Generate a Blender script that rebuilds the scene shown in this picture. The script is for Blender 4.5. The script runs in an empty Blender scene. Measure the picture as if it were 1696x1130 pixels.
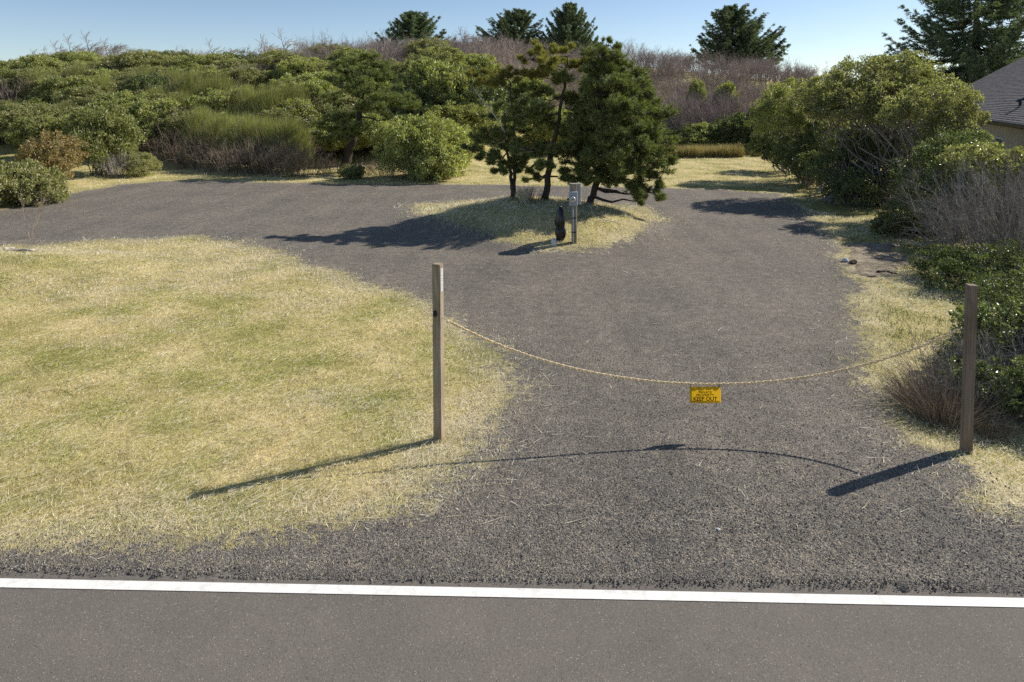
import bpy, bmesh, math, random
import numpy as np
from mathutils import Vector, Matrix

# ------------------------------------------------------------------ camera, sky, sun, exposure
sc = bpy.context.scene
COL = sc.collection
F_PX, HORIZON, CAM_H, CX = 1131.0, 160.0, 4.0, 848.0     # photo pixels (1696 x 1130)

cam_d = bpy.data.cameras.new('camera')
cam = bpy.data.objects.new('camera', cam_d); COL.objects.link(cam)
cam.location = (0, 0, CAM_H); cam.rotation_euler = (math.radians(90), 0, 0)
cam_d.sensor_width = 36.0; cam_d.lens = F_PX / 1696 * 36.0
cam_d.shift_y = -(565 - HORIZON) / 1696
cam_d.clip_start = 0.1; cam_d.clip_end = 5000
sc.camera = cam

SUN_AZ = math.atan2(0.90, 0.44)      # from +Y towards +X
SUN_EL = math.radians(38.0)
world = bpy.data.worlds.new('World'); sc.world = world; world.use_nodes = True
wn, wl = world.node_tree.nodes, world.node_tree.links
sky = wn.new('ShaderNodeTexSky'); sky.sky_type = 'NISHITA'; sky.sun_disc = False
sky.sun_elevation = SUN_EL; sky.sun_rotation = SUN_AZ
sky.air_density = 1.0; sky.dust_density = 2.0; sky.ozone_density = 1.0; sky.altitude = 2500
wl.new(sky.outputs[0], wn['Background'].inputs[0]); wn['Background'].inputs[1].default_value = 0.101

sun_d = bpy.data.lights.new('sun', 'SUN'); sun_d.energy = 4.8; sun_d.angle = math.radians(0.53)
sun_d.color = (1.0, 0.945, 0.87)
sun = bpy.data.objects.new('sun', sun_d); COL.objects.link(sun)
sv = Vector((math.sin(SUN_AZ) * math.cos(SUN_EL), math.cos(SUN_AZ) * math.cos(SUN_EL), math.sin(SUN_EL)))
sun.rotation_euler = sv.to_track_quat('Z', 'Y').to_euler(); sun.location = (30, 20, 40)

sc.view_settings.view_transform = 'Standard'; sc.view_settings.look = 'None'
sc.view_settings.exposure = 0.3; sc.view_settings.gamma = 1.0
sc.view_settings.use_curve_mapping = False
sc.render.engine = 'CYCLES'
sc.cycles.use_denoising = False
sc.cycles.max_bounces = 4; sc.cycles.diffuse_bounces = 2; sc.cycles.glossy_bounces = 2
sc.cycles.transmission_bounces = 3; sc.cycles.transparent_max_bounces = 6

# ------------------------------------------------------------------ small helpers
R = np.random.RandomState(11)
def rad(a): return math.radians(a)
def gp(px, py, z=0.0):                       # ground point seen at a photo pixel
    Y = F_PX * (CAM_H - z) / (py - HORIZON); return ((px - CX) / F_PX * Y, Y)
def at(px, py, Y):                           # point at depth Y
    return ((px - CX) / F_PX * Y, Y, CAM_H - (py - HORIZON) / F_PX * Y)
def nrm(a): return a / np.maximum(np.linalg.norm(a, axis=-1, keepdims=True), 1e-9)
def sstep(a, b, x):
    t = np.clip((x - a) / (b - a), 0, 1); return t * t * (3 - 2 * t)
def _hash(i, j, s):
    n = (i * 374761393 + j * 668265263 + s * 974711) & 0x7fffffff
    n = ((n ^ (n >> 13)) * 1274126177) & 0x7fffffff
    return ((n ^ (n >> 16)) & 0xffff) / 65535.0
def vnoise(x, y, s=0):
    x = np.asarray(x, float); y = np.asarray(y, float)
    i = np.floor(x).astype(np.int64); j = np.floor(y).astype(np.int64)
    u = x - i; v = y - j; u = u * u * (3 - 2 * u); v = v * v * (3 - 2 * v)
    return (_hash(i, j, s) * (1 - u) + _hash(i + 1, j, s) * u) * (1 - v) + (_hash(i, j + 1, s) * (1 - u) + _hash(i + 1, j + 1, s) * u) * v
def fbm(x, y, s=0, o=3):
    t = 0; a = 0.5
    for k in range(o): t = t + a * vnoise(x * 2 ** k, y * 2 ** k, s + k * 17); a *= 0.5
    return t / (1 - 0.5 ** o)

def tag(o, label=None, cat=None, group=None, kind=None):
    if label: o['label'] = label
    if cat: o['category'] = cat
    if group: o['group'] = group
    if kind: o['kind'] = kind
    return o
def link(name, me, parent=None):
    o = bpy.data.objects.new(name, me); COL.objects.link(o)
    if parent: o.parent = parent
    return o
def empty(name, loc=(0, 0, 0), rz=0.0):
    o = bpy.data.objects.new(name, None); COL.objects.link(o)
    o.location = loc; o.rotation_euler = (0, 0, rz); o.empty_display_size = 0.2
    return o
def copy_tree(o, parent=None):
    c = o.copy(); COL.objects.link(c); c.parent = parent
    for ch in o.children: copy_tree(ch, c)
    return c

class G:                                     # geometry collector
    def __init__(s): s.v = []; s.t = []; s.q = []; s.tm = []; s.qm = []; s.n = 0
    def add(s, V, T=None, Q=None, mi=0):
        V = np.asarray(V, float).reshape(-1, 3)
        if T is not None and len(T): s.t.append(np.asarray(T, np.int64) + s.n); s.tm.append(np.full(len(T), mi))
        if Q is not None and len(Q): s.q.append(np.asarray(Q, np.int64) + s.n); s.qm.append(np.full(len(Q), mi))
        s.v.append(V); s.n += len(V)
    def mesh(s, name, mats, smooth=False):
        V = np.concatenate(s.v) if s.v else np.zeros((0, 3))
        T = np.concatenate(s.t) if s.t else np.zeros((0, 3), np.int64)
        Q = np.concatenate(s.q) if s.q else np.zeros((0, 4), np.int64)
        me = bpy.data.meshes.new(name)
        me.vertices.add(len(V)); me.vertices.foreach_set('co', V.astype(np.float32).ravel())
        lv = np.concatenate([T.ravel(), Q.ravel()]).astype(np.int32)
        me.loops.add(len(lv)); me.loops.foreach_set('vertex_index', lv)
        st = np.concatenate([np.arange(len(T)) * 3, len(T) * 3 + np.arange(len(Q)) * 4]).astype(np.int32)
        me.polygons.add(len(st)); me.polygons.foreach_set('loop_start', st)
        mi = np.concatenate((s.tm + s.qm) or [np.zeros(0)]).astype(np.int32)
        me.polygons.foreach_set('material_index', mi)
        me.polygons.foreach_set('use_smooth', np.full(len(st), smooth, bool))
        for m in (mats if isinstance(mats, (list, tuple)) else [mats]): me.materials.append(m)
        me.update(calc_edges=True); return me

def prisms(g, P0, P1, r0, r1, mi=0):         # three-sided twig segments
    P0 = np.asarray(P0, float); P1 = np.asarray(P1, float); n = len(P0)
    if n == 0: return
    D = nrm(P1 - P0); A = np.where(np.abs(D[:, 2:3]) > 0.9, [[1, 0, 0]], [[0, 0, 1]])
    U = nrm(np.cross(D, A)); W = np.cross(D, U)
    r0 = np.broadcast_to(r0, n)[:, None]; r1 = np.broadcast_to(r1, n)[:, None]
    V = np.zeros((n, 6, 3))
    for k in range(3):
        a = 2 * math.pi * k / 3; O = U * math.cos(a) + W * math.sin(a)
        V[:, k] = P0 + O * r0; V[:, 3 + k] = P1 + O * r1
    b = (np.arange(n) * 6)[:, None]
    Q = np.concatenate([b + np.array([[k, (k + 1) % 3, 3 + (k + 1) % 3, 3 + k]]) for k in range(3)])
    g.add(V.reshape(-1, 3), None, Q, mi)
def blades(g, P, D, S, L, W, mi=0):          # one triangle each
    n = len(P); V = np.zeros((n, 3, 3)); W = np.broadcast_to(W, n)[:, None]; L = np.broadcast_to(L, n)[:, None]
    V[:, 0] = P - S * W * .5; V[:, 1] = P + S * W * .5; V[:, 2] = P + D * L
    g.add(V.reshape(-1, 3), np.arange(n * 3).reshape(n, 3), None, mi)
def leaves(g, P, D, N, L, W, mi=0, fold=0.18):
    n = len(P); D = nrm(D); S = nrm(np.cross(D, N)); N = np.cross(S, D)
    L = np.broadcast_to(L, n)[:, None]; W = np.broadcast_to(W, n)[:, None]
    V = np.zeros((n, 4, 3))
    V[:, 0] = P; V[:, 1] = P + D * L * .5 + S * W * .5 + N * W * fold; V[:, 2] = P + D * L - N * L * .08; V[:, 3] = P + D * L * .5 - S * W * .5 + N * W * fold
    b = (np.arange(n) * 4)[:, None]
    g.add(V.reshape(-1, 3), np.concatenate([b + [[0, 2, 1]], b + [[0, 3, 2]]]), None, mi)
def tube(g, path, radii, sides=8, mi=0, cap=True, wob=0.0):
    P = np.asarray(path, float); k = len(P); radii = np.broadcast_to(radii, k)
    T = np.gradient(P, axis=0); T = nrm(T); a = np.array([1, 0, 0]) if abs(T[0, 2]) > .8 else np.array([0, 0, 1])
    V = []
    U = nrm(np.cross(T[0], a))
    for i in range(k):
        U = nrm(U - T[i] * np.dot(U, T[i])); W = np.cross(T[i], U)
        for s in range(sides):
            th = 2 * math.pi * s / sides; rr = radii[i] * (1 + wob * (R.rand() - .5))
            V.append(P[i] + (U * math.cos(th) + W * math.sin(th)) * rr)
    Q = [[i * sides + s, i * sides + (s + 1) % sides, (i + 1) * sides + (s + 1) % sides, (i + 1) * sides + s] for i in range(k - 1) for s in range(sides)]
    T3 = []
    if cap:
        V.append(P[0]); V.append(P[-1]); n = len(V)
        for s in range(sides):
            T3.append([n - 2, (s + 1) % sides, s]); T3.append([n - 1, (k - 1) * sides + s, (k - 1) * sides + (s + 1) % sides])
    g.add(V, T3, Q, mi)
def lathe(g, prof, sides=20, center=(0, 0, 0), mi=0, wob=None):
    V = []
    for (r, z) in prof:
        for s in range(sides):
            a = 2 * math.pi * s / sides; k = 1 if wob is None else wob(a, z)
            V.append((center[0] + r * k * math.cos(a), center[1] + r * k * math.sin(a), center[2] + z))
    n = len(prof)
    Q = [[i * sides + s, i * sides + (s + 1) % sides, (i + 1) * sides + (s + 1) % sides, (i + 1) * sides + s] for i in range(n - 1) for s in range(sides)]
    V.append((center[0], center[1], center[2] + prof[0][1])); V.append((center[0], center[1], center[2] + prof[-1][1]))
    b = n * sides
    T = [[b, (s + 1) % sides, s] for s in range(sides)] + [[b + 1, (n - 1) * sides + s, (n - 1) * sides + (s + 1) % sides] for s in range(sides)]
    g.add(V, T, Q, mi)
def box_mesh(name, x0, x1, y0, y1, z0, z1, m, bev=0.0, segs=2):
    bm = bmesh.new(); bmesh.ops.create_cube(bm, size=1)
    for v in bm.verts: v.co = ((x0 + x1) / 2 + v.co.x * (x1 - x0), (y0 + y1) / 2 + v.co.y * (y1 - y0), (z0 + z1) / 2 + v.co.z * (z1 - z0))
    if bev: bmesh.ops.bevel(bm, geom=bm.edges[:], offset=bev, segments=segs, affect='EDGES', profile=.6)
    me = bpy.data.meshes.new(name); bm.to_mesh(me); bm.free(); me.materials.append(m); return me

# ------------------------------------------------------------------ materials
def newmat(name, rough=0.9, spec=0.2):
    m = bpy.data.materials.new(name); m.use_nodes = True
    nt = m.node_tree; b = nt.nodes['Principled BSDF']
    b.inputs['Roughness'].default_value = rough; b.inputs['Specular IOR Level'].default_value = spec
    return m, nt, b
def N(nt, kind, **kw):
    n = nt.nodes.new(kind)
    for k, v in kw.items():
        if k.startswith('i_'):
            n.inputs[k[2:].replace('_', ' ')].default_value = v
        else: setattr(n, k, v)
    return n
def ramp(nt, stops, fac=None, interp='LINEAR'):
    n = nt.nodes.new('ShaderNodeValToRGB'); cr = n.color_ramp; cr.interpolation = interp
    while len(cr.elements) < len(stops): cr.elements.new(0.5)
    for e, (p, c) in zip(cr.elements, stops): e.position = p; e.color = (*c, 1) if len(c) == 3 else c
    if fac is not None: nt.links.new(fac, n.inputs[0])
    return n
def mixc(nt, fac, a, b, mode='MIX'):
    n = nt.nodes.new('ShaderNodeMix'); n.data_type = 'RGBA'; n.blend_type = mode
    for sock, v in ((0, fac), (6, a), (7, b)):
        if hasattr(v, 'links') or hasattr(v, 'is_linked'): nt.links.new(v, n.inputs[sock])
        else: n.inputs[sock].default_value = (*v, 1) if isinstance(v, tuple) and len(v) == 3 else v
    return n.outputs[2]
def pos(nt): return nt.nodes.new('ShaderNodeNewGeometry').outputs['Position']
def noise(nt, vec, scale, detail=3, rough=.55):
    n = N(nt, 'ShaderNodeTexNoise'); n.inputs['Scale'].default_value = scale; n.inputs['Detail'].default_value = detail
    n.inputs['Roughness'].default_value = rough; nt.links.new(vec, n.inputs['Vector']); return n.outputs['Fac']
def bump(nt, b, h, strength, dist):
    n = N(nt, 'ShaderNodeBump'); n.inputs['Strength'].default_value = strength; n.inputs['Distance'].default_value = dist
    nt.links.new(h, n.inputs['Height']); nt.links.new(n.outputs[0], b.inputs['Normal']); return n

def foliage_mat(name, cols, rough=.55, spec=.3, trans=.25, tint=(.9, 1.0, .4), patch=0.0, patch_cols=None, patch_scale=.8, sat=1.0, val=1.0):
    m, nt, b = newmat(name, rough, spec)
    g = nt.nodes.new('ShaderNodeNewGeometry'); oi = nt.nodes.new('ShaderNodeObjectInfo')
    c = ramp(nt, [(i / max(1, len(cols) - 1), k) for i, k in enumerate(cols)], g.outputs['Random Per Island']).outputs[0]
    if patch:
        nz = noise(nt, g.outputs['Position'], patch_scale, 3)
        mr = N(nt, 'ShaderNodeMapRange'); mr.inputs[1].default_value = .41; mr.inputs[2].default_value = .56; mr.inputs[4].default_value = patch
        nt.links.new(nz, mr.inputs[0])
        c2 = ramp(nt, [(i / max(1, len(patch_cols) - 1), k) for i, k in enumerate(patch_cols)], g.outputs['Random Per Island']).outputs[0]
        c = mixc(nt, mr.outputs[0], c, c2)
    if patch:
        nz2 = ramp(nt, [(.30, (.62, .58, .52)), (.5, (1, 1, 1)), (.68, (1.15, 1.14, 1.12))], noise(nt, g.outputs['Position'], 4.5, 5, .7)).outputs[0]; c = mixc(nt, 1.0, c, nz2, 'MULTIPLY')
        nz3 = ramp(nt, [(.29, (.34, .30, .25)), (.37, (1, 1, 1))], noise(nt, g.outputs['Position'], 11, 3, .6)).outputs[0]; c = mixc(nt, 1.0, c, nz3, 'MULTIPLY')
    hsv = N(nt, 'ShaderNodeHueSaturation'); nt.links.new(c, hsv.inputs['Color'])
    mv = N(nt, 'ShaderNodeMapRange'); mv.inputs[3].default_value = .84 * val; mv.inputs[4].default_value = 1.2 * val; nt.links.new(oi.outputs['Random'], mv.inputs[0])
    nt.links.new(mv.outputs[0], hsv.inputs['Value']); hsv.inputs['Saturation'].default_value = sat
    nt.links.new(hsv.outputs[0], b.inputs['Base Color'])
    if trans:
        t = N(nt, 'ShaderNodeBsdfTranslucent'); mc = mixc(nt, 1.0, hsv.outputs[0], tint, 'MULTIPLY')
        sc2 = N(nt, 'ShaderNodeHueSaturation'); sc2.inputs['Value'].default_value = 1.6; nt.links.new(mc, sc2.inputs['Color'])
        nt.links.new(sc2.outputs[0], t.inputs['Color'])
        mx = N(nt, 'ShaderNodeMixShader'); mx.inputs[0].default_value = trans
        nt.links.new(b.outputs[0], mx.inputs[1]); nt.links.new(t.outputs[0], mx.inputs[2])
        nt.links.new(mx.outputs[0], nt.nodes['Material Output'].inputs['Surface'])
    return m

M = {}
# gravel: crushed dark stone, single stones read as cells
m, nt, b = newmat('crushed_gravel', .85, .25); p = pos(nt)
vo = N(nt, 'ShaderNodeTexVoronoi', i_Scale=98.0); nt.links.new(p, vo.inputs['Vector'])
vo2 = N(nt, 'ShaderNodeTexVoronoi', i_Scale=40.0); nt.links.new(p, vo2.inputs['Vector'])
sep = N(nt, 'ShaderNodeSeparateColor'); nt.links.new(vo.outputs['Color'], sep.inputs[0])
stone = ramp(nt, [(0, (.06, .056, .051)), (.3, (.136, .125, .111)), (.62, (.208, .188, .160)), (.85, (.29, .25, .194)), (1, (.43, .36, .25))], sep.outputs[0]).outputs[0]
big = noise(nt, p, .55, 4, .6); tone = ramp(nt, [(.3, (.86, .86, .87)), (.7, (1.18, 1.15, 1.10))], big).outputs[0]
c = mixc(nt, 1.0, stone, tone, 'MULTIPLY')
mid = noise(nt, p, 5.0, 4, .65); tone2 = ramp(nt, [(.3, (.75, .75, .75)), (.7, (1.2, 1.2, 1.2))], mid).outputs[0]
c = mixc(nt, 1.0, c, tone2, 'MULTIPLY')
mpt = N(nt, 'ShaderNodeMapping'); mpt.inputs['Scale'].default_value = (1.5, .10, 1); mpt.inputs['Rotation'].default_value = (0, 0, .10); nt.links.new(p, mpt.inputs[0])
trk = ramp(nt, [(.36, (.93, .93, .93)), (.5, (1, 1, 1)), (.64, (1.06, 1.055, 1.05))], noise(nt, mpt.outputs[0], 1.0, 3, .5)).outputs[0]; c = mixc(nt, 1.0, c, trk, 'MULTIPLY')
ea = N(nt, 'ShaderNodeAttribute', attribute_name='edge'); en = N(nt, 'ShaderNodeMath', operation='MULTIPLY_ADD'); en.inputs[1].default_value = 1.9; nt.links.new(noise(nt, p, 7, 6, .75), en.inputs[0]); nt.links.new(ea.outputs['Fac'], en.inputs[2])
em = N(nt, 'ShaderNodeMapRange'); em.inputs[1].default_value = .70; em.inputs[2].default_value = 1.05; nt.links.new(en.outputs[0], em.inputs[0])
soil = mixc(nt, 1.0, ramp(nt, [(.30, (.30, .27, .10)), (.46, (.46, .395, .18)), (.60, (.60, .51, .28)), (.75, (.70, .61, .38))], noise(nt, p, .8, 6, .62)).outputs[0], ramp(nt, [(.3, (.55, .53, .48)), (.65, (1.2, 1.2, 1.2))], noise(nt, p, 24, 4, .7)).outputs[0], 'MULTIPLY'); c = mixc(nt, em.outputs[0], c, soil)
nt.links.new(c, b.inputs['Base Color'])
ad = N(nt, 'ShaderNodeMath', operation='ADD'); nt.links.new(vo.outputs['Distance'], ad.inputs[0]); nt.links.new(vo2.outputs['Distance'], ad.inputs[1])
iv = N(nt, 'ShaderNodeMath', operation='MULTIPLY'); iv.inputs[1].default_value = -1; nt.links.new(ad.outputs[0], iv.inputs[0])
bump(nt, b, iv.outputs[0], .75, .016); M['gravel'] = m

m, nt, b = newmat('loose_stones', .8, .25); g_ = nt.nodes.new('ShaderNodeNewGeometry')
c = ramp(nt, [(0, (.06, .057, .054)), (.4, (.14, .130, .119)), (.75, (.215, .198, .173)), (.93, (.30, .265, .213)), (1, (.46, .395, .30))], g_.outputs['Random Per Island']).outputs[0]
nt.links.new(c, b.inputs['Base Color']); M['stone'] = m

m, nt, b = newmat('asphalt', .88, .25); p = pos(nt)
vo = N(nt, 'ShaderNodeTexVoronoi', i_Scale=150.0); nt.links.new(p, vo.inputs['Vector'])
sep = N(nt, 'ShaderNodeSeparateColor'); nt.links.new(vo.outputs['Color'], sep.inputs[0])
c = ramp(nt, [(0, (.088, .078, .066)), (.10, (.140, .124, .105)), (.85, (.168, .149, .126)), (.98, (.21, .187, .16)), (1, (.36, .335, .29))], sep.outputs[0]).outputs[0]
tone = ramp(nt, [(.3, (.88, .88, .88)), (.7, (1.08, 1.07, 1.06))], noise(nt, p, 1.3, 5, .65)).outputs[0]
c = mixc(nt, 1.0, c, tone, 'MULTIPLY')
pit = ramp(nt, [(.70, (1, 1, 1)), (.76, (.35, .34, .33))], noise(nt, p, 48, 2, .5)).outputs[0]
c = mixc(nt, 1.0, c, pit, 'MULTIPLY'); nt.links.new(c, b.inputs['Base Color'])
bump(nt, b, vo.outputs['Distance'], .35, .004); M['asphalt'] = m

m, nt, b = newmat('line_paint', .6, .3); p = pos(nt)
c = ramp(nt, [(.36, (.70, .68, .62)), (.5, (.82, .80, .74))], noise(nt, p, 9, 5, .7)).outputs[0]
chip = ramp(nt, [(.66, (1, 1, 1)), (.74, (.42, .40, .38))], noise(nt, p, 75, 3, .6)).outputs[0]
nt.links.new(mixc(nt, 1.0, c, chip, 'MULTIPLY'), b.inputs['Base Color']); bump(nt, b, noise(nt, p, 160, 2), .3, .003); M['line'] = m

m, nt, b = newmat('dry_turf', .95, .1); p = pos(nt)
c = ramp(nt, [(.30, (.25, .24, .07)), (.46, (.44, .385, .155)), (.60, (.60, .50, .25)), (.75, (.70, .60, .35))], noise(nt, p, .8, 6, .62)).outputs[0]
fine = ramp(nt, [(.3, (.55, .53, .48)), (.65, (1.2, 1.2, 1.2))], noise(nt, p, 24, 4, .7)).outputs[0]
nt.links.new(mixc(nt, 1.0, c, fine, 'MULTIPLY'), b.inputs['Base Color']); bump(nt, b, noise(nt, p, 30, 4, .7), .8, .03); M['turf'] = m

m, nt, b = newmat('sand', .95, .1); p = pos(nt)
c = ramp(nt, [(.35, (.16, .13, .095)), (.55, (.36, .30, .215)), (.7, (.44, .37, .27))], noise(nt, p, 4.5, 6, .7)).outputs[0]
nt.links.new(c, b.inputs['Base Color']); bump(nt, b, noise(nt, p, 14, 5, .7), .9, .05); M['sand'] = m

straw = [(.44, .35, .16), (.64, .53, .265), (.78, .67, .385), (.87, .79, .55)]
green = [(.16, .205, .04), (.29, .335, .07), (.46, .475, .13), (.64, .60, .25)]
M['lawn'] = foliage_mat('lawn_blades', straw, .7, .2, .3, (1, 1, .75), 1.0, green, .62)
M['straw'] = foliage_mat('straw', [(.46, .385, .23), (.62, .54, .36), (.75, .68, .49), (.84, .79, .63)], .7, .25, .15, (1, 1, .8))
M['weed'] = foliage_mat('green_grass', [(.06, .10, .018), (.12, .17, .03), (.24, .24, .06), (.36, .32, .12)], .6, .25, .25)
M['beachgrass'] = foliage_mat('beach_grass', [(.16, .14, .05), (.30, .26, .10), (.42, .35, .18), (.50, .42, .26)], .7, .2, .25, (1, 1, .7))
M['leaf'] = foliage_mat('evergreen_leaf', [(.105, .118, .034), (.185, .20, .056), (.29, .292, .10), (.43, .40, .185)], .40, .5, .38, sat=0.88, val=1.28)
M['leaf_olive'] = foliage_mat('olive_leaf', [(.12, .125, .036), (.21, .21, .06), (.32, .30, .10), (.46, .41, .19)], .40, .5, .36, sat=0.78, val=1.08)
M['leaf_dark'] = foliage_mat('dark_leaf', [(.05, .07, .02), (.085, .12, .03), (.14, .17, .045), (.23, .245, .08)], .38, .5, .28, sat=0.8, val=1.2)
M['leaf_rust'] = foliage_mat('rusty_leaf', [(.16, .155, .055), (.24, .20, .085), (.34, .24, .12), (.30, .27, .11)], .5, .35, .22, (1, .9, .5))
M['broom'] = foliage_mat('broom_green', [(.12, .135, .04), (.185, .20, .055), (.245, .245, .075), (.33, .295, .12)], .6, .25, .33, sat=0.88, val=1.25)
M['twig_grey'] = foliage_mat('grey_twigs', [(.17, .145, .12), (.26, .225, .19), (.35, .31, .27), (.46, .42, .38)], .8, .2, 0)
M['twig_purple'] = foliage_mat('purple_twigs', [(.20, .155, .135), (.28, .225, .195), (.36, .295, .255), (.44, .37, .32)], .8, .2, 0, val=1.12)
M['twig_brown'] = foliage_mat('brown_twigs', [(.15, .11, .075), (.24, .18, .125), (.33, .26, .185), (.44, .36, .27)], .85, .15, 0)
M['twig_dark'] = foliage_mat('dark_stems', [(.09, .075, .06), (.15, .125, .10), (.22, .19, .16)], .85, .15, 0)
M['needle'] = foliage_mat('pine_needles', [(.06, .08, .024), (.105, .135, .034), (.175, .20, .052), (.32, .325, .10)], .5, .35, .25, sat=0.88, val=1.25)
M['needle_dark'] = foliage_mat('dark_pine_needles', [(.06, .08, .024), (.105, .135, .034), (.175, .20, .052), (.32, .325, .10)], .5, .35, .25, sat=0.88, val=1.1)
M['needle_yellow'] = foliage_mat('yellow_pine_needles', [(.09, .095, .022), (.16, .16, .03), (.24, .22, .045), (.34, .27, .07)], .5, .3, .28, sat=0.88, val=1.35)
M['spruce'] = foliage_mat('spruce_needles', [(.055, .082, .045), (.085, .12, .06), (.125, .165, .08), (.19, .22, .11)], .55, .3, .25, sat=0.84, val=1.35)

m, nt, b = newmat('bark', .95, .1); p = pos(nt)
mp = N(nt, 'ShaderNodeMapping'); mp.inputs['Scale'].default_value = (14, 14, 3); nt.links.new(p, mp.inputs[0])
bn = noise(nt, mp.outputs[0], 1.0, 6, .7)
nt.links.new(ramp(nt, [(.3, (.035, .027, .021)), (.6, (.10, .082, .066)), (.8, (.17, .15, .13))], bn).outputs[0], b.inputs['Base Color'])
bump(nt, b, bn, 1.0, .04); M['bark'] = m
M['dead_branch'] = foliage_mat('bleached_branch', [(.42, .39, .34), (.52, .48, .43)], .85, .15, 0)

def wood(name, lo, hi, stain):
    m, nt, b = newmat(name, .85, .2); tc = N(nt, 'ShaderNodeTexCoord')
    mp = N(nt, 'ShaderNodeMapping'); mp.inputs['Scale'].default_value = (60, 60, 2.2); nt.links.new(tc.outputs['Object'], mp.inputs[0])
    g1 = noise(nt, mp.outputs[0], 1.0, 6, .65)
    c = ramp(nt, [(.3, lo), (.7, hi)], g1).outputs[0]
    mp2 = N(nt, 'ShaderNodeMapping'); mp2.inputs['Scale'].default_value = (6, 6, 1.6); nt.links.new(tc.outputs['Object'], mp2.inputs[0])
    s = ramp(nt, [(.45, (1, 1, 1)), (.7, stain)], noise(nt, mp2.outputs[0], 1.0, 4, .6)).outputs[0]
    nt.links.new(mixc(nt, 1.0, c, s, 'MULTIPLY'), b.inputs['Base Color']); bump(nt, b, g1, .5, .004); return m
M['post'] = wood('weathered_fir', (.25, .195, .13), (.52, .44, .315), (.66, .59, .50))
M['post_red'] = wood('treated_post', (.17, .125, .09), (.34, .265, .20), (.62, .58, .50))

def plain(name, col, rough=.5, spec=.4, metal=0.0, vary=.1, scale=12):
    m, nt, b = newmat(name, rough, spec); b.inputs['Metallic'].default_value = metal
    tc = N(nt, 'ShaderNodeTexCoord'); nz = noise(nt, tc.outputs['Object'], scale, 5, .65)
    lo = tuple(x * (1 - vary) for x in col); hi = tuple(min(1, x * (1 + vary)) for x in col)
    nt.links.new(ramp(nt, [(.3, lo), (.7, hi)], nz).outputs[0], b.inputs['Base Color']); return m
M['grey_steel'] = plain('grey_enclosure', (.36, .38, .41), .45, .4)
M['conduit'] = plain('pvc_conduit', (.50, .51, .52), .5, .35)
M['black_plastic'] = plain('black_plastic_bag', (.012, .013, .017), .28, .55, 0, .3, 20)
M['black_metal'] = plain('black_iron', (.02, .021, .022), .4, .5)
M['white_plastic'] = plain('white_plastic', (.62, .64, .65), .45, .4)
M['yellow'] = plain('yellow_sign', (.85, .60, .06), .45, .4, 0, .08, 14)
m = M['yellow']; nt = m.node_tree; b = nt.nodes['Principled BSDF']; t = N(nt, 'ShaderNodeBsdfTranslucent'); t.inputs[0].default_value = (.98, .76, .13, 1)
mx = N(nt, 'ShaderNodeMixShader'); mx.inputs[0].default_value = .75; nt.links.new(b.outputs[0], mx.inputs[1]); nt.links.new(t.outputs[0], mx.inputs[2]); nt.links.new(mx.outputs[0], nt.nodes['Material Output'].inputs['Surface'])
M['ink'] = plain('black_ink', (.018, .015, .012), .6, .2)
M['chain'] = plain('faded_yellow_plastic', (.84, .64, .37), .55, .35, 0, .18, 9)
M['wire'] = plain('galvanised_wire', (.42, .42, .42), .4, .5, .8)
M['grey_mark'] = plain('grey_mark', (.34, .34, .40), .7, .2)
M['glass_dial'] = plain('meter_glass', (.58, .55, .48), .12, .6)
M['wall'] = plain('beige_siding', (.40, .38, .34), .8, .2, 0, .05, 3)
M['fascia'] = plain('dark_gutter', (.035, .04, .042), .4, .4)
M['window_glass'] = plain('window_glass', (.10, .13, .17), .08, .6)
m, nt, b = newmat('asphalt_shingle', .92, .15); g_ = nt.nodes.new('ShaderNodeNewGeometry')
c = ramp(nt, [(0, (.105, .10, .10)), (.5, (.135, .128, .127)), (1, (.165, .157, .155))], g_.outputs['Random Per Island']).outputs[0]
sp = ramp(nt, [(.35, (.8, .8, .8)), (.65, (1.2, 1.2, 1.2))], noise(nt, g_.outputs['Position'], 60, 3, .7)).outputs[0]
nt.links.new(mixc(nt, 1.0, c, sp, 'MULTIPLY'), b.inputs['Base Color']); M['shingle'] = m
M['driftwood'] = plain('driftwood', (.50, .46, .39), .9, .1, 0, .3, 20)

# ------------------------------------------------------------------ terrain
def line_y(x): return 5.494 - 0.0267 * np.asarray(x, float)
MOUND = (0.6, 21.6)
def hgt(x, y):
    x = np.asarray(x, float); y = np.asarray(y, float)
    fade = sstep(5.7, 7.2, y)
    z = .15 * np.exp(-(((x - 2.6) / 2.2) ** 2 + ((y - 7.1) / 1.7) ** 2)) * sstep(5.5, 6.5, y)
    z = z + .05 * (fbm(x * .35 + 3, y * .35, 5) - .5) * fade * (1 - .8 * np.exp(-((x + .85) ** 2 + (y - 7.96) ** 2) / 6))
    d2 = ((x - MOUND[0]) / 4.6) ** 2 + ((y - MOUND[1]) / 4.4) ** 2
    z = z + .72 * np.clip(1 - d2, 0, 1) ** 1.5 * (.85 + .3 * fbm(x * .9, y * .9, 2))
    d2 = ((x + 11.5) / 4.0) ** 2 + ((y - 15.6) / 2.2) ** 2
    z = z + .34 * np.clip(1 - d2, 0, 1) ** 1.5 * (.6 + .8 * fbm(x * 1.3, y * 1.3, 9))
    ys = 37 + 10.5 * sstep(-5, 5, x) + 3 * (fbm(x * .08, 0 * x, 4) - .5)
    A = 5.1 + 1.0 * (fbm(x * .09 + 9, y * .05, 6) - .5) * 2 + 1.9 * sstep(-26, -14, x) - 1.0 * sstep(10, 24, x) - 2.0 * sstep(22, 40, x)
    z = z + A * sstep(0, 1, (y - ys) / 24) * (1 - .8 * sstep(100, 170, y))
    return z
def H1(x, y): return float(hgt(x, y))

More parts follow.
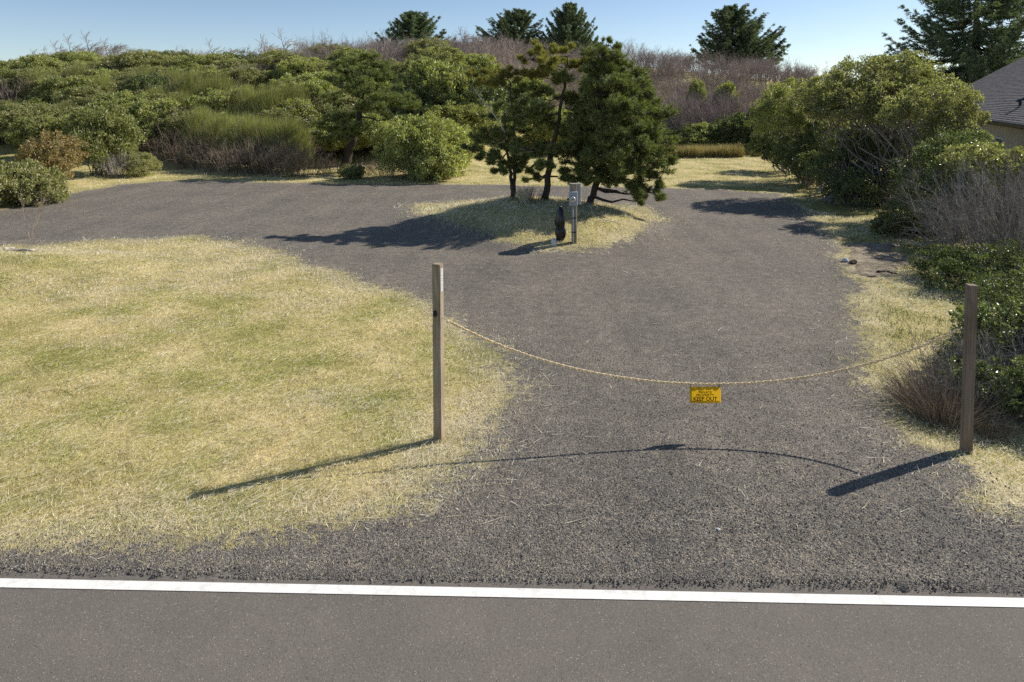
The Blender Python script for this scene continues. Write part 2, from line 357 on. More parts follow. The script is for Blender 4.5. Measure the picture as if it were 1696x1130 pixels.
def grid_mesh(name, xs, ys, zf, mat):
    X, Y = np.meshgrid(xs, ys); V = np.stack([X, Y, zf(X, Y)], -1).reshape(-1, 3)
    nx = len(xs); i = (np.arange(len(ys) - 1)[:, None] * nx + np.arange(nx - 1)[None]).ravel()
    g = G(); g.add(V, None, np.stack([i, i + 1, i + nx + 1, i + nx], -1)); return g.mesh(name, mat, True)
xs = np.concatenate([np.linspace(-900, -60, 12), np.linspace(-56, -22, 18), np.arange(-21, 21.01, .33), np.linspace(22, 56, 18), np.linspace(60, 900, 12)])
ys = np.concatenate([np.linspace(-400, -20, 6), np.linspace(-12, 4.5, 6), np.arange(5, 27.01, .33), np.arange(28, 80, 1.0), np.linspace(82, 200, 24), np.linspace(260, 2500, 10)])
tag(link('ground', grid_mesh('ground', xs, ys, lambda x, y: hgt(x, y) - .012 - .05 * (1 - sstep(5.2, 5.7, y)), M['turf'])), kind='structure', label='dry grassy ground rising into a dune behind the drive')

# outlines traced on the ground, in metres
def poly(pts): return np.array([gp(*p) if p[0] > -500 and p[1] > 165 else p for p in pts], float)
def P(*pp): return [gp(a, b_) for a, b_ in pp]
outer = [(-30, 6.35), (24, 4.9), (24, 6.2), (7.0, 6.9)] + P((1650, 838), (1600, 785), (1530, 738), (1482, 690), (1448, 640), (1425, 590), (1416, 540), (1432, 490), (1418, 440), (1392, 402), (1345, 356), (1296, 322), (1200, 314), (1100, 311), (850, 307), (500, 303), (300, 299), (200, 306), (100, 324), (0, 349)) + [(-20.6, 19), (-22, 12), (-21.5, 8), (-30, 7.2)]
outer[0] = (-30, float(line_y(-30)) + .07); outer[1] = (24, float(line_y(24)) + .07)
lawn_p = P((0, 409), (100, 404), (200, 399), (320, 393), (400, 404), (480, 432), (600, 466), (690, 496), (760, 540), (815, 588), (846, 640), (830, 692), (765, 768), (650, 835), (500, 872), (300, 892), (0, 903)) + [(-14, 6.35), (-15.8, 8), (-16.3, 15)]
mound_p = P((690, 360), (735, 386), (840, 405), (900, 417), (1000, 413), (1072, 388), (1098, 362)) + [(4.6, 24.6), (2.5, 26.0), (-1.5, 26.2), (-3.4, 25.0)]
outer, lawn_p, mound_p = map(lambda a: np.array(a, float), (outer, lawn_p, mound_p))
def sdf(poly_, x, y):
    x = np.asarray(x, float); y = np.asarray(y, float); sh = x.shape; x = x.ravel(); y = y.ravel()
    d = np.full(x.shape, 1e9); inside = np.zeros(x.shape, bool); n = len(poly_)
    for i in range(n):
        a = poly_[i]; c = poly_[(i + 1) % n]; e = c - a
        t = np.clip(((x - a[0]) * e[0] + (y - a[1]) * e[1]) / (e @ e), 0, 1)
        d = np.minimum(d, (x - a[0] - t * e[0]) ** 2 + (y - a[1] - t * e[1]) ** 2)
        cr = ((a[1] > y) != (c[1] > y)) & (x < e[0] * (y - a[1]) / (e[1] if e[1] else 1e-9) + a[0]); inside ^= cr
    return np.where(inside, -np.sqrt(d), np.sqrt(d)).reshape(sh)
outer_far = outer.copy(); outer_far[:2, 1] -= 4
def gravel_sdf(x, y, rough=True, poly_=None):
    f = np.maximum(sdf(outer if poly_ is None else poly_, x, y), np.maximum(-sdf(lawn_p, x, y), -sdf(mound_p, x, y)))
    if rough:
        k = np.clip((y - line_y(x) - .2) / 1.0, 0, 1)
        f = f + k * ((fbm(x * 1.1, y * 1.1, 31) - .5) * .85 + (fbm(x * 6, y * 6, 33) - .5) * .25)
    return f
def region(name, f, x0, x1, y0, y1, st, zoff, mat):
    xs = np.arange(x0, x1 + st, st); ys = np.arange(y0, y1 + st, st); X, Y = np.meshgrid(xs, ys); Fv = f(X, Y); nx = len(xs)
    ins = Fv < 0; V = [np.stack([X, Y], -1).reshape(-1, 2)]; extra = []; idx = {}
    c = ins[:-1, :-1].astype(int) + ins[:-1, 1:] + ins[1:, 1:] + ins[1:, :-1]
    jj, ii = np.nonzero(c == 4); q = jj * nx + ii; Q = np.stack([q, q + 1, q + nx + 1, q + nx], -1)
    T = []; base = X.size
    fl = Fv.ravel(); pts = V[0]
    for j, i in zip(*np.nonzero((c > 0) & (c < 4))):
        cn = [j * nx + i, j * nx + i + 1, (j + 1) * nx + i + 1, (j + 1) * nx + i]; pl = []
        for k in range(4):
            a, e = cn[k], cn[(k + 1) % 4]
            if fl[a] < 0: pl.append(a)
            if (fl[a] < 0) != (fl[e] < 0):
                key = (min(a, e), max(a, e))
                if key not in idx:
                    t = fl[a] / (fl[a] - fl[e]); idx[key] = base + len(extra); extra.append(pts[a] + (pts[e] - pts[a]) * t)
                pl.append(idx[key])
        for k in range(1, len(pl) - 1): T.append([pl[0], pl[k], pl[k + 1]])
    A = np.concatenate([pts, np.array(extra).reshape(-1, 2)]); used = np.zeros(len(A), bool); T = np.array(T, int).reshape(-1, 3)
    used[Q.ravel()] = True; used[T.ravel()] = True; mp = np.cumsum(used) - 1; A = A[used]
    zo = np.full(len(used), zoff); zo[base:] = -.015; zo = zo[used]
    if name == 'gravel_drive': zo = np.where(A[:, 1] - line_y(A[:, 0]) < .25, zo, zoff - .029 * sstep(.05, .52, gravel_sdf(A[:, 0], A[:, 1])))
    g = G(); g.add(np.column_stack([A, hgt(A[:, 0], A[:, 1]) + zo]), mp[T], mp[Q]); me = g.mesh(name, mat, True)
    e = np.where(A[:, 1] - line_y(A[:, 0]) < .22, -2.0, gravel_sdf(A[:, 0], A[:, 1], True, outer_far)); at_ = me.attributes.new('edge', 'FLOAT', 'POINT'); at_.data.foreach_set('value', e.astype(np.float32)); return link(name, me)
tag(region('gravel_drive', lambda x, y: np.maximum(gravel_sdf(x, y) - .55, line_y(x) + .085 - y + (fbm(x * 7, y * 7, 35) - .5) * .10), -24, 20, 4.9, 33, .15, .014, M['gravel']), kind='structure', label='looping drive of crushed dark grey gravel')
sand_p = np.array(P((1392, 408), (1430, 402), (1480, 404), (1500, 430), (1470, 460), (1430, 462), (1400, 440)))
tag(region('sand_patch', lambda x, y: sdf(sand_p, x, y) + (fbm(x * 2, y * 2, 41) - .5) * .9, 6, 12, 13, 20, .12, .022, M['sand']), kind='structure', label='bare sandy patch at the drive edge by the shrubs')

g = G(); rx = np.linspace(-150, 150, 61)
for y0, y1, z, nm, mt, lb in ((-7.5, .20, .004, 'road', 'asphalt', 'aged grey asphalt road along the bottom of the view'), (-.052, .050, .009, 'edge_line', 'line', 'solid white painted edge line on the asphalt road')):
    g = G(); V = np.concatenate([np.column_stack([rx, line_y(rx) + y0, np.full(61, z)]), np.column_stack([rx, line_y(rx) + y1, np.full(61, z)])])
    i = np.arange(60); g.add(V, None, np.stack([i, i + 1, i + 62, i + 61], -1)); tag(link(nm, g.mesh(nm, M[mt])), label=lb, kind='structure')

# ------------------------------------------------------------------ loose stones, grass, straw
def scatter(n, x0, x1, y0, y1, pw=2.0):       # denser nearer the road
    u = R.rand(n); a = 1 - pw
    y = (y0 ** a + u * (y1 ** a - y0 ** a)) ** (1 / a); x = x0 + R.rand(n) * (x1 - x0); return x, y
def frustum(x, y, mg=2.5): return np.abs(x) < y * .76 + mg

x, y = scatter(170000, -11, 10, 5.45, 11, 2.6); k = frustum(x, y, 1.0); x, y = x[k], y[k]
f = gravel_sdf(x, y); k = (f < .45 * R.rand(len(x)) ** 2 - .05) & (y > line_y(x) + .075 + .05 * R.rand(len(x))); x, y = x[k], y[k]
n = len(x); r = (.004 + .008 * R.rand(n) ** 2.5)
V = np.zeros((n, 5, 3)); a0 = R.rand(n) * 6.28; zc = hgt(x, y) + .014 - .024 * sstep(.05, .5, gravel_sdf(x, y))
for q in range(4):
    a = a0 + q * 1.571 + (R.rand(n) - .5) * .7; rr = r * (.7 + .6 * R.rand(n)); V[:, q] = np.column_stack([x + np.cos(a) * rr, y + np.sin(a) * rr, zc - .002])
V[:, 4] = np.column_stack([x + (R.rand(n) - .5) * r, y + (R.rand(n) - .5) * r, zc + r * (.5 + .7 * R.rand(n))])
bb = (np.arange(n) * 5)[:, None]; g = G(); g.add(V.reshape(-1, 3), np.concatenate([bb + [[q, (q + 1) % 4, 4]] for q in range(4)]))
tag(link('gravel_stones', g.mesh('gravel_stones', M['stone'])), 'loose crushed grey stones lying on the gravel drive', 'gravel', kind='stuff')

def turf(name, x, y, mat, label, hlen=(.03, .08), lie=.45, lean=(.8, .55), wid=(.004, .008), strawn=0, zoff=0.0, cat='grass', near=8.0, dry=None):
    n = len(x); s = np.clip(y / near, 1, 3.2); gf = gravel_sdf(x, y)
    az = math.atan2(lean[1], lean[0]) + R.randn(n) * 1.0; up = np.abs(R.randn(n)) * lie + .12
    D = nrm(np.column_stack([np.cos(az), np.sin(az), up])); S = np.column_stack([-np.sin(az + R.randn(n) * .6), np.cos(az), np.zeros(n)]); S = nrm(S)
    L = (hlen[0] + (hlen[1] - hlen[0]) * R.rand(n) ** 1.5) * s ** .6; W = (wid[0] + (wid[1] - wid[0]) * R.rand(n)) * s
    g = G(); P_ = np.column_stack([x, y, hgt(x, y) + (.012 - .024 * sstep(.05, .52, gf)) + zoff + .04 * sstep(.1, .6, gf) * sstep(.35, .75, fbm(x * 3.5, y * 3.5, 91))]); dm = np.zeros(n, bool) if dry is None else dry
    blades(g, P_[~dm], D[~dm], S[~dm], L[~dm], W[~dm], 0)
    if dm.any(): blades(g, P_[dm], D[dm], S[dm], L[dm] * 1.3, W[dm], 1)
    if strawn:
        i = R.randint(0, n, strawn); xx = x[i] + R.randn(strawn) * .12; yy = y[i] + R.randn(strawn) * .12
        az = math.atan2(.55, .85) + R.randn(strawn) * .75; s = np.clip(yy / near, 1, 3)
        D = nrm(np.column_stack([np.cos(az), np.sin(az), .02 + .10 * R.rand(strawn)])); S = np.column_stack([-np.sin(az), np.cos(az), .3 * R.randn(strawn)]); S = nrm(S)
        blades(g, np.column_stack([xx, yy, hgt(xx, yy) + .012 + .025 * R.rand(strawn)]), D, S, .05 + .15 * R.rand(strawn) ** 1.6, (.0025 + .003 * R.rand(strawn)) * s, 1)
    return tag(link(name, g.mesh(name, [M[mat], M['straw']])), label, cat, kind='stuff')

x, y = scatter(640000, -16, 1.5, 5.8, 19.5, 2.2); k = frustum(x, y, 1.0); x, y = x[k], y[k]
f = gravel_sdf(x, y); k = (sdf(lawn_p, x, y) < 1.1) & (f > .25 - np.where(y - line_y(x) < 1.0, .55, .9) * R.rand(len(x)) ** 2.6) & (R.rand(len(x)) < .55 + .45 * sstep(.36, .56, fbm(x * 4.5, y * 4.5, 93))); x, y, f = x[k], y[k], f[k]
pale = .06 + .85 * np.exp(-np.clip(f - .1, 0, 9) / .55) + .7 * sstep(12.5, 15, y + .8 * (fbm(x * .5, y * .5, 61) - .5) * 4) * (x < -3) + .8 * sstep(.52, .64, fbm(x * .45 + 7, y * .9, 63))
turf('lawn_grass', x, y, 'lawn', 'sun bleached yellow green mown lawn beside the drive', hlen=(.022, .06), strawn=20000, dry=R.rand(len(x)) < pale * .62)
x = -5 + R.rand(60000) * 12; y = 17 + R.rand(60000) * 10; f = gravel_sdf(x, y); k = (sdf(mound_p, x, y) < 1.0) & (f > .4 - 1.2 * R.rand(len(x)) ** 2.4); x, y = x[k], y[k]
turf('mound_grass', x, y, 'lawn', 'dry matted grass covering the mound under the three pines', strawn=5000, dry=R.rand(len(x)) < .7)
x, y = scatter(150000, 4, 14, 6.2, 30, 2.0); f = gravel_sdf(x, y); k = (f > .4 - 1.1 * R.rand(len(x)) ** 2.4) & (f < 5) & (x > 3.2) & ((sdf(sand_p, x, y) > .1) | (R.rand(len(x)) < .12)) & frustum(x, y, 1); x, y = x[k], y[k]
kg = (fbm(x * .6, y * .6, 77) > .47) & (y > 9)
turf('verge_grass', x[~kg], y[~kg], 'lawn', 'straw coloured grass between the drive and the tall shrubs', strawn=6000, dry=R.rand((~kg).sum()) < .65)
turf('green_verge_grass', x[kg], y[kg], 'weed', 'patches of fresh green grass in the shade of the tall shrubs', lie=.6)
x, y = scatter(100000, -26, 26, 23, 49, 1.2); f = gravel_sdf(x, y); k = (f > -.2 * R.rand(len(x))) & (sdf(mound_p, x, y) > .5) & frustum(x, y) & ((y > 30.5) | (x < -8)); x, y = x[k], y[k]
turf('field_grass', x, y, 'lawn', 'tan dry grass beyond the far side of the gravel', strawn=4000, lie=.6, dry=R.rand(len(x)) < .6)
# wisps of straw blown over the gravel
x, y = scatter(26000, -14, 12, 5.6, 30, 1.6); f = gravel_sdf(x, y); k = (f < 0) & (y > line_y(x) + .75) & frustum(x, y, 1) & (R.rand(len(x)) < np.where(f > -.35, .5, np.where(f > -.9, .2, .035))); x, y = x[k], y[k]; n = len(x)
az = math.atan2(.5, .85) + R.randn(n) * .8; D = nrm(np.column_stack([np.cos(az), np.sin(az), .05 * R.rand(n)])); S = np.column_stack([-np.sin(az), np.cos(az), 0 * az]); g = G()
blades(g, np.column_stack([x, y, hgt(x, y) + .024]), D, S, .06 + .2 * R.rand(n) ** 2, (.004 + .003 * R.rand(n)) * np.clip(y / 8, 1, 2.5)); tag(link('straw_litter', g.mesh('straw_litter', M['straw'])), 'pale straw wisps blown over the gravel', 'straw', kind='stuff')

# ------------------------------------------------------------------ plant builders
def grow(rng, g, P, D, L, r, levels, bias=(0, 0, 0), mi=0):
    """levels: list of (segments, children, child length ratio, spread, wobble)"""
    tips = []
    for li, (k, nc, lr, spread, wob) in enumerate(levels):
        n = len(P); pts = [P]; dd = D
        for s in range(k):
            dd = nrm(dd + rng.randn(n, 3) * wob + np.array(bias)[None] * (.5 + li * .5)); q = pts[-1] + dd * (L / k)[:, None]
            ra = r * (1 - .75 * s / k); rb = r * (1 - .75 * (s + 1) / k)
            prisms(g, pts[-1], q, ra, rb, mi); pts.append(q)
        pa = np.stack(pts, 1); tips = pa[:, -1]
        if nc:
            t = rng.rand(n, nc) * .75 + .25; f = t * k; i0 = np.minimum(f.astype(int), k - 1); fr = (f - i0)[..., None]
            ar = np.arange(n)[:, None]; a = pa[ar, i0]; c = pa[ar, i0 + 1]; P2 = a + (c - a) * fr; dv = nrm(c - a)
            D2 = nrm(dv + rng.randn(n, nc, 3) * spread)
            L2 = L[:, None] * lr * (.6 + .8 * rng.rand(n, nc)) * (1.15 - .5 * t); r2 = np.repeat(r[:, None] * .5, nc, 1)
            P, D, L, r = P2.reshape(-1, 3), D2.reshape(-1, 3), L2.ravel(), r2.ravel()
    return tips

def dome_leaves(g, rng, centre, rad3, nclump, nleaf, L, mi=0, low=-.15, crad=(.16, .30), top_only=False):
    c = np.array(centre, float); r3 = np.array(rad3, float)
    d = nrm(rng.randn(nclump * 3, 3)); d = d[d[:, 2] > low][:nclump]; k = len(d)
    rr = (.70 + .36 * rng.rand(k)) * np.where(rng.rand(k) < .25, .7, 1)
    cc = c + d * r3 * rr[:, None]; cr = (crad[0] + (crad[1] - crad[0]) * rng.rand(k)) * r3.mean()
    i = rng.randint(0, k, nleaf); dl = nrm(rng.randn(nleaf, 3) + d[i] * .9 + np.array([0, 0, .45])); s = (rng.rand(nleaf) ** .45)[:, None]
    p_ = cc[i] + dl * s * cr[i][:, None] * np.array([1, 1, .8])
    D = nrm(dl * .6 + rng.randn(nleaf, 3) * .7 + np.array([0, 0, .25])); Nn = nrm(dl + rng.randn(nleaf, 3) * .5 + np.array([0, 0, .5]))
    ll = L * (.65 + .7 * rng.rand(nleaf)); leaves(g, p_, D, Nn, ll, ll * (.42 + .16 * rng.rand(nleaf)), mi)
    return cc

def stems_to(g, rng, targets, base_r, r0=.03, mi=0, k=4):
    n = len(targets); a = rng.rand(n) * 6.28; b = np.column_stack([np.cos(a), np.sin(a), 0 * a]) * (rng.rand(n) ** .5 * base_r)[:, None]
    last = b
    for s in range(1, k + 1):
        t = s / k; q = b * (1 - t) + targets * t; q[:, 2] = targets[:, 2] * t ** .85
        if s < k: q = q + rng.randn(n, 3) * .06 * np.linalg.norm(targets - b, axis=1)[:, None] * .6
        prisms(g, last, q, r0 * (1 - .8 * (s - 1) / k), r0 * (1 - .8 * s / k), mi); last = q

def shrub_proto(seed, rad3, zc, ncl, nlf, L, leafmat, stemmat='twig_dark', lobes=3, nst=40, low=-.5):
    rng = np.random.RandomState(seed); g = G(); gs = G(); cs = []
    for k in range(lobes):
        o = (rng.rand(3) - .5) * np.array(rad3) * (np.array([1.35, 1.35, .7]) if k else 0)
        s = .80 if k == 0 else .45 + .3 * rng.rand()
        cs.append(dome_leaves(g, rng, np.array([0, 0, zc]) + o, np.array(rad3) * s, int(ncl * s), int(nlf * s * s), L, low=low))
    C_ = np.concatenate(cs); stems_to(gs, rng, C_[rng.choice(len(C_), nst)], .3 * rad3[0], .028)
    return g.mesh('foliage', M[leafmat]), gs.mesh('stems', M[stemmat])

def broom_mesh(seed, rx, h, n, mat, brown):
    rng = np.random.RandomState(seed); g = G(); gs = G()
    a = rng.rand(n) * 6.28; q = rng.rand(n) ** .6; out = np.column_stack([np.cos(a), np.sin(a), 0 * a])
    tipx = out * (q * rx)[:, None]; hh = h * (1 - .45 * q ** 2) * (.72 + .36 * rng.rand(n))
    p0 = tipx * .8; p0[:, 2] = hh * .52; L = hh * (.32 + .2 * rng.rand(n))
    for k in range(2):
        D = nrm(out * .28 * q[:, None] + rng.randn(n, 3) * .20 + [0, 0, 1]); S = nrm(np.cross(D, rng.randn(n, 3)))
        blades(g, p0 + rng.randn(n, 3) * .10, D, S, L, .012 + .012 * rng.rand(n))
    for k in range(2):
        m_ = int(n * .8); i = rng.randint(0, n, m_); t = .42 + .45 * rng.rand(m_); b0 = tipx[i] * (.4 + .55 * t)[:, None]; b0[:, 2] = hh[i] * t
        D = nrm(rng.randn(m_, 3) * .5 + [0, 0, 1]); S = nrm(np.cross(D, rng.randn(m_, 3))); blades(g, b0, D, S, .25 + .2 * rng.rand(m_), .014)
    m_ = brown; i = rng.randint(0, n, m_); b0 = tipx[i] * (.35 + .5 * rng.rand(m_))[:, None]; b0[:, 2] = 0
    D = nrm(out[i] * .2 + rng.randn(m_, 3) * .15 + [0, 0, 1.]); grow(rng, gs, b0, D, hh[i] * .75, np.full(m_, .014), [(3, 4, .55, .45, .12), (2, 3, .5, .5, .15), (1, 0, 0, 0, .1)])
    return g.mesh('foliage', M[mat]), gs.mesh('stems', M['twig_brown'])

def twig_mesh(seed, rx, h, n, mat, r=.016, bias=(0, 0, 0), spread=.34, lv=(4, 4, 3), open_=.45):
    rng = np.random.RandomState(seed); g = G(); a = rng.rand(n) * 6.28; q = rng.rand(n) ** .5
    out = np.column_stack([np.cos(a), np.sin(a), 0 * a]); b0 = out * (q * rx * .6)[:, None]
    D = nrm(out * (q * open_)[:, None] + rng.randn(n, 3) * .12 + [0, 0, 1.])
    grow(rng, g, b0, D, h * (.62 + .22 * rng.rand(n)) * (1 - .2 * q), np.full(n, r), [(4, lv[0], .45, spread, .10), (3, lv[1], .5, spread, .12), (2, lv[2], .55, spread, .12), (1, 0, 0, 0, .1)], bias)
    return g.mesh('branches', M[mat])

def plant(name, parts, x, y, label, cat='shrub', group=None, s=1.0, sz=None, rz=None, dz=-.03, lean=(0, 0), z=None):
    o = empty(name, (x, y, (H1(x, y) if z is None else z) + dz), R.rand() * 6.28 if rz is None else rz)
    o.rotation_euler[0], o.rotation_euler[1] = lean
    o.scale = (s, s, sz if sz else s); tag(o, label, cat, group)
    for nm, me in parts: link(nm, me, o)
    return o

# prototypes shared by many plants
EV = [shrub_proto(100 + i, (1.9, 1.9, 1.35), 1.1, 120, 12500, .112, ['leaf', 'leaf_olive', 'leaf', 'leaf_olive', 'leaf_dark'][i], lobes=6, nst=40) for i in range(5)]
BR = [broom_mesh(200 + i, 1.25, 2.9, 2600, 'broom', 90) for i in range(3)]
TW = [twig_mesh(300 + i, 1.6, 3.0, 48, 'twig_purple', .02, lv=(5, 4, 3)) for i in range(3)]
TB = [twig_mesh(320 + i, 1.2, 2.0, 60, 'twig_brown', .012, open_=.6, spread=.5) for i in range(2)]
TG = [twig_mesh(330 + i, 1.5, 2.4, 70, 'twig_grey', .014, open_=1.0, spread=.42, lv=(5, 4, 3)) for i in range(2)]
WD = [twig_mesh(340 + i, .7, 4.2, 7, 'dead_branch', .06, bias=(.12, 0, -.01), spread=.55, lv=(10, 8, 6), open_=1.0) for i in range(1)]
def ev(k): return (('foliage', EV[k][0]), ('stems', EV[k][1]))
def br(k): return (('foliage', BR[k][0]), ('stems', BR[k][1]))

# dune thickets: every shrub one object
def px_of(x, y): return CX + F_PX * x / y
def where(p_, rel):
    row = 'low on' if rel < 7 else ('midway up' if rel < 15 else 'atop')
    side = 'at the far left' if p_ < 200 else 'above the broom' if p_ < 470 else 'behind the leaning pine' if p_ < 680 else 'behind the large round shrub' if p_ < 800 else 'behind the three pines' if p_ < 1100 else 'above the tan grass row' if p_ < 1290 else 'behind the tall domed shrub'
    return f'{row} the dune {side}'
for yy in np.arange(41, 66, 2.7):
    for xx in np.arange(-52, 46, 2.7):
        x = xx + (R.rand() - .5) * 1.9; y = yy + (R.rand() - .5) * 1.9; p_ = px_of(x, y)
        if p_ < -110 or p_ > 1640: continue
        bare = False; start = 40.5
        if p_ > 790: start = 50.5 if p_ < 1250 else 47
        if y < start: continue
        rel = y - start
        if p_ > 790: bare = rel > (1.0 if p_ < 1330 else 4) or R.rand() < .4
        elif p_ > 480: bare = (rel > 13 and R.rand() < .85)
        elif p_ < 60: bare = 5 < rel < 13 and R.rand() < .8
        else: bare = rel > 18.5 and R.rand() < .75
        if 60 < p_ < 780 and 12 < rel < 13.5 and R.rand() < .1: bare = True
        if bare: plant('bare_brush', (('branches', TW[R.randint(3)]),), x, y, 'bare purplish brush ' + where(p_, rel), 'brush', 'bare brush ' + where(p_, rel), .95 + .35 * R.rand(), .85 + .3 * R.rand())
        else: plant('evergreen_shrub', ev(R.choice([0, 1, 2, 3, 4], p=[.22, .28, .2, .2, .1])), x, y, 'olive leafy shrub ' + where(p_, rel), 'shrub', 'evergreen thicket ' + where(p_, rel), .98 + .4 * R.rand(), .8 + .4 * R.rand())
for y in (68, 73):
    for x in np.arange(-64, 48, 3.2):
        xx = x + R.randn() * .8; p_ = px_of(xx, y)
        if -80 < p_ < 1560: plant('bare_brush', (('branches', TW[R.randint(3)]),), xx, y + R.randn(), 'bare purplish brush on the skyline ' + where(p_, 22).split('the dune ')[1], 'brush', 'skyline brush ' + where(p_, 22).split('the dune ')[1], 1.1 + .3 * R.rand(), .8 + .3 * R.rand())

# broom at the foot of the dune, left half
BROOM = 'wispy broom bush with brown stems at the foot of the dune'
for (px, py, s) in [(18, 262, .9), (60, 250, 1.0), (110, 262, .9), (215, 268, 1.0), (262, 258, 1.1), (300, 262, 1.1), (335, 272, 1.15), (372, 276, 1.1), (408, 280, 1.15), (442, 282, 1.1), (478, 284, 1.1), (320, 255, 1.3), (362, 258, 1.35), (405, 262, 1.3), (450, 264, 1.35), (490, 262, 1.3), (285, 250, 1.2), (240, 250, 1.2), (170, 252, 1.1), (130, 248, 1.1)]:
    x, y = gp(px, py); plant('broom_bush', br(R.randint(3)), x, y, BROOM, 'shrub', 'broom bushes at the foot of the dune', s, s * 1.0)
for (px, py, s) in [(285, 276, .9), (318, 280, .8), (350, 284, .8), (390, 288, .8), (430, 288, .85), (470, 291, .85), (505, 291, .8)]:
    x, y = gp(px, py); plant('dry_twig_bush', (('branches', TB[R.randint(2)]),), x, y, 'tangled dry brown twig bush in front of the broom', 'bush', 'dry brown twig bushes', s * 1.35, s * 1.4)
x, y = gp(782, 262); plant('broom_bush', br(1), x, y, 'upright light green broom bush between the round shrub and the thin pine', 'shrub', None, .95)

# single shrubs that stand out, left side
x, y = gp(150, 294); plant('evergreen_shrub', ev(0), x, y + 1.2, 'rounded green shrub with grey twigs at its foot on the left', 'shrub', None, 1.0, 1.5)
x, y = gp(205, 292); plant('dry_twig_bush', (('branches', TG[0]),), x, y - .2, 'pale grey leafless bush beside the rounded green shrub', 'bush', None, .62, .62)
x, y = gp(232, 291); plant('evergreen_shrub', ev(3), x, y, 'low olive shrub next to the shaded grass inlet', 'shrub', None, .45, .5)
RU = shrub_proto(401, (1.3, 1.3, 1.0), .8, 110, 12000, .085, 'leaf_rust', 'twig_brown', 4)
x, y = gp(55, 312); plant('rusty_shrub', (('foliage', RU[0]), ('stems', RU[1])), x, y + .9, 'rust and olive leaved shrub behind the yellow green one', 'shrub', None, 1.15, 1.4)
YE = shrub_proto(402, (1.2, 1.2, .8), .6, 110, 11000, .085, 'leaf_olive', 'twig_grey', 4)
x, y = gp(30, 342); plant('low_shrub', (('foliage', YE[0]), ('stems', YE[1])), x - .3, y + .8, 'yellow green leafy shrub at the left edge of the gravel', 'shrub', None, 1.12, 1.2)
x, y = gp(-40, 350); plant('low_shrub', (('foliage', YE[0]), ('stems', YE[1])), x, y, 'dark leafy shrub cut by the left edge of the view', 'shrub', None, 1.1, 1.2)
x, y = gp(2, 410); plant('sapling', (('branches', twig_mesh(345, .15, 1.5, 5, 'twig_brown', .008)),), x - .1, y + 1.2, 'thin leafless sapling on the left beside the gravel', 'sapling', None, 1.0, 1.1)
RD = shrub_proto(403, (1.75, 1.75, 1.7), 1.05, 150, 15000, .11, 'leaf', 'twig_grey', 7, 70, low=-.62)
x, y = gp(712, 302); plant('round_shrub', (('foliage', RD[0]), ('stems', RD[1])), x, y + 1.6, 'large round grey green shrub right of the leaning pine', 'shrub', None, 1.12, 1.2)
plant('evergreen_shrub', ev(1), *gp(672, 268), 'dusty green shrub between the leaning pine and the round shrub', 'shrub', None, .9, .9)
plant('evergreen_shrub', ev(2), *gp(700, 262), 'tall green shrub behind the large round shrub', 'shrub', None, 1.35, 1.9)
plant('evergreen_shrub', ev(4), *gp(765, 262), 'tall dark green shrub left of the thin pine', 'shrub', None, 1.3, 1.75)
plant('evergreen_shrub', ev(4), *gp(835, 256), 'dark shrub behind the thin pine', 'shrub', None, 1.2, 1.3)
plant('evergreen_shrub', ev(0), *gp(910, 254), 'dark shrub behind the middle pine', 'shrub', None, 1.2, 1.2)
plant('low_shrub', (('foliage', YE[0]), ('stems', YE[1])), *gp(578, 297), 'small yellowish shrub at the foot of the leaning pine', 'shrub', None, .55, .55)
for i, (px, py, s) in enumerate([(545, 288, .7), (600, 290, .6), (635, 290, .7), (655, 294, .6)]):
    plant('dry_twig_bush', (('branches', TB[i % 2]),), *gp(px, py), 'brown twig bush under the leaning pine', 'bush', 'twig bushes under the leaning pine', s, s * .8)
# right background, behind the tan grass
for i, (px, py, s, sz, k) in enumerate([(1010, 250, 1.0, .75, 0), (1085, 249, .9, .7, 4), (1130, 250, .9, .65, 4), (1170, 250, 1.0, .75, 2), (1212, 250, 1.0, 1.0, 4), (1250, 252, 1.1, 1.3, 4)]):
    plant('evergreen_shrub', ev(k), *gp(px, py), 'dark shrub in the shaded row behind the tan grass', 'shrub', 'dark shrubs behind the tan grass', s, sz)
for i, (px, py, s) in enumerate([(1100, 244, 1.1), (1122, 245, 1.1), (1150, 243, 1.2), (1178, 244, 1.1), (1200, 243, 1.1), (1135, 246, 1.0)]):
    plant('bare_brush', (('branches', TW[i % 3]),), *gp(px, py), 'tall leafless brush rising behind the dark shrub row', 'brush', 'tall leafless brush behind the dark shrubs', s, 1.3)
for i, (px, py, s, sz) in enumerate([(1150, 240, .45, 1.35), (1205, 240, .45, 1.25)]):
    plant('evergreen_shrub', ev(2), *gp(px, py), ['slender olive crowned shrub among the leafless brush, nearer the pines', 'slender olive crowned shrub among the leafless brush, nearer the house'][i], 'shrub', None, s, sz)

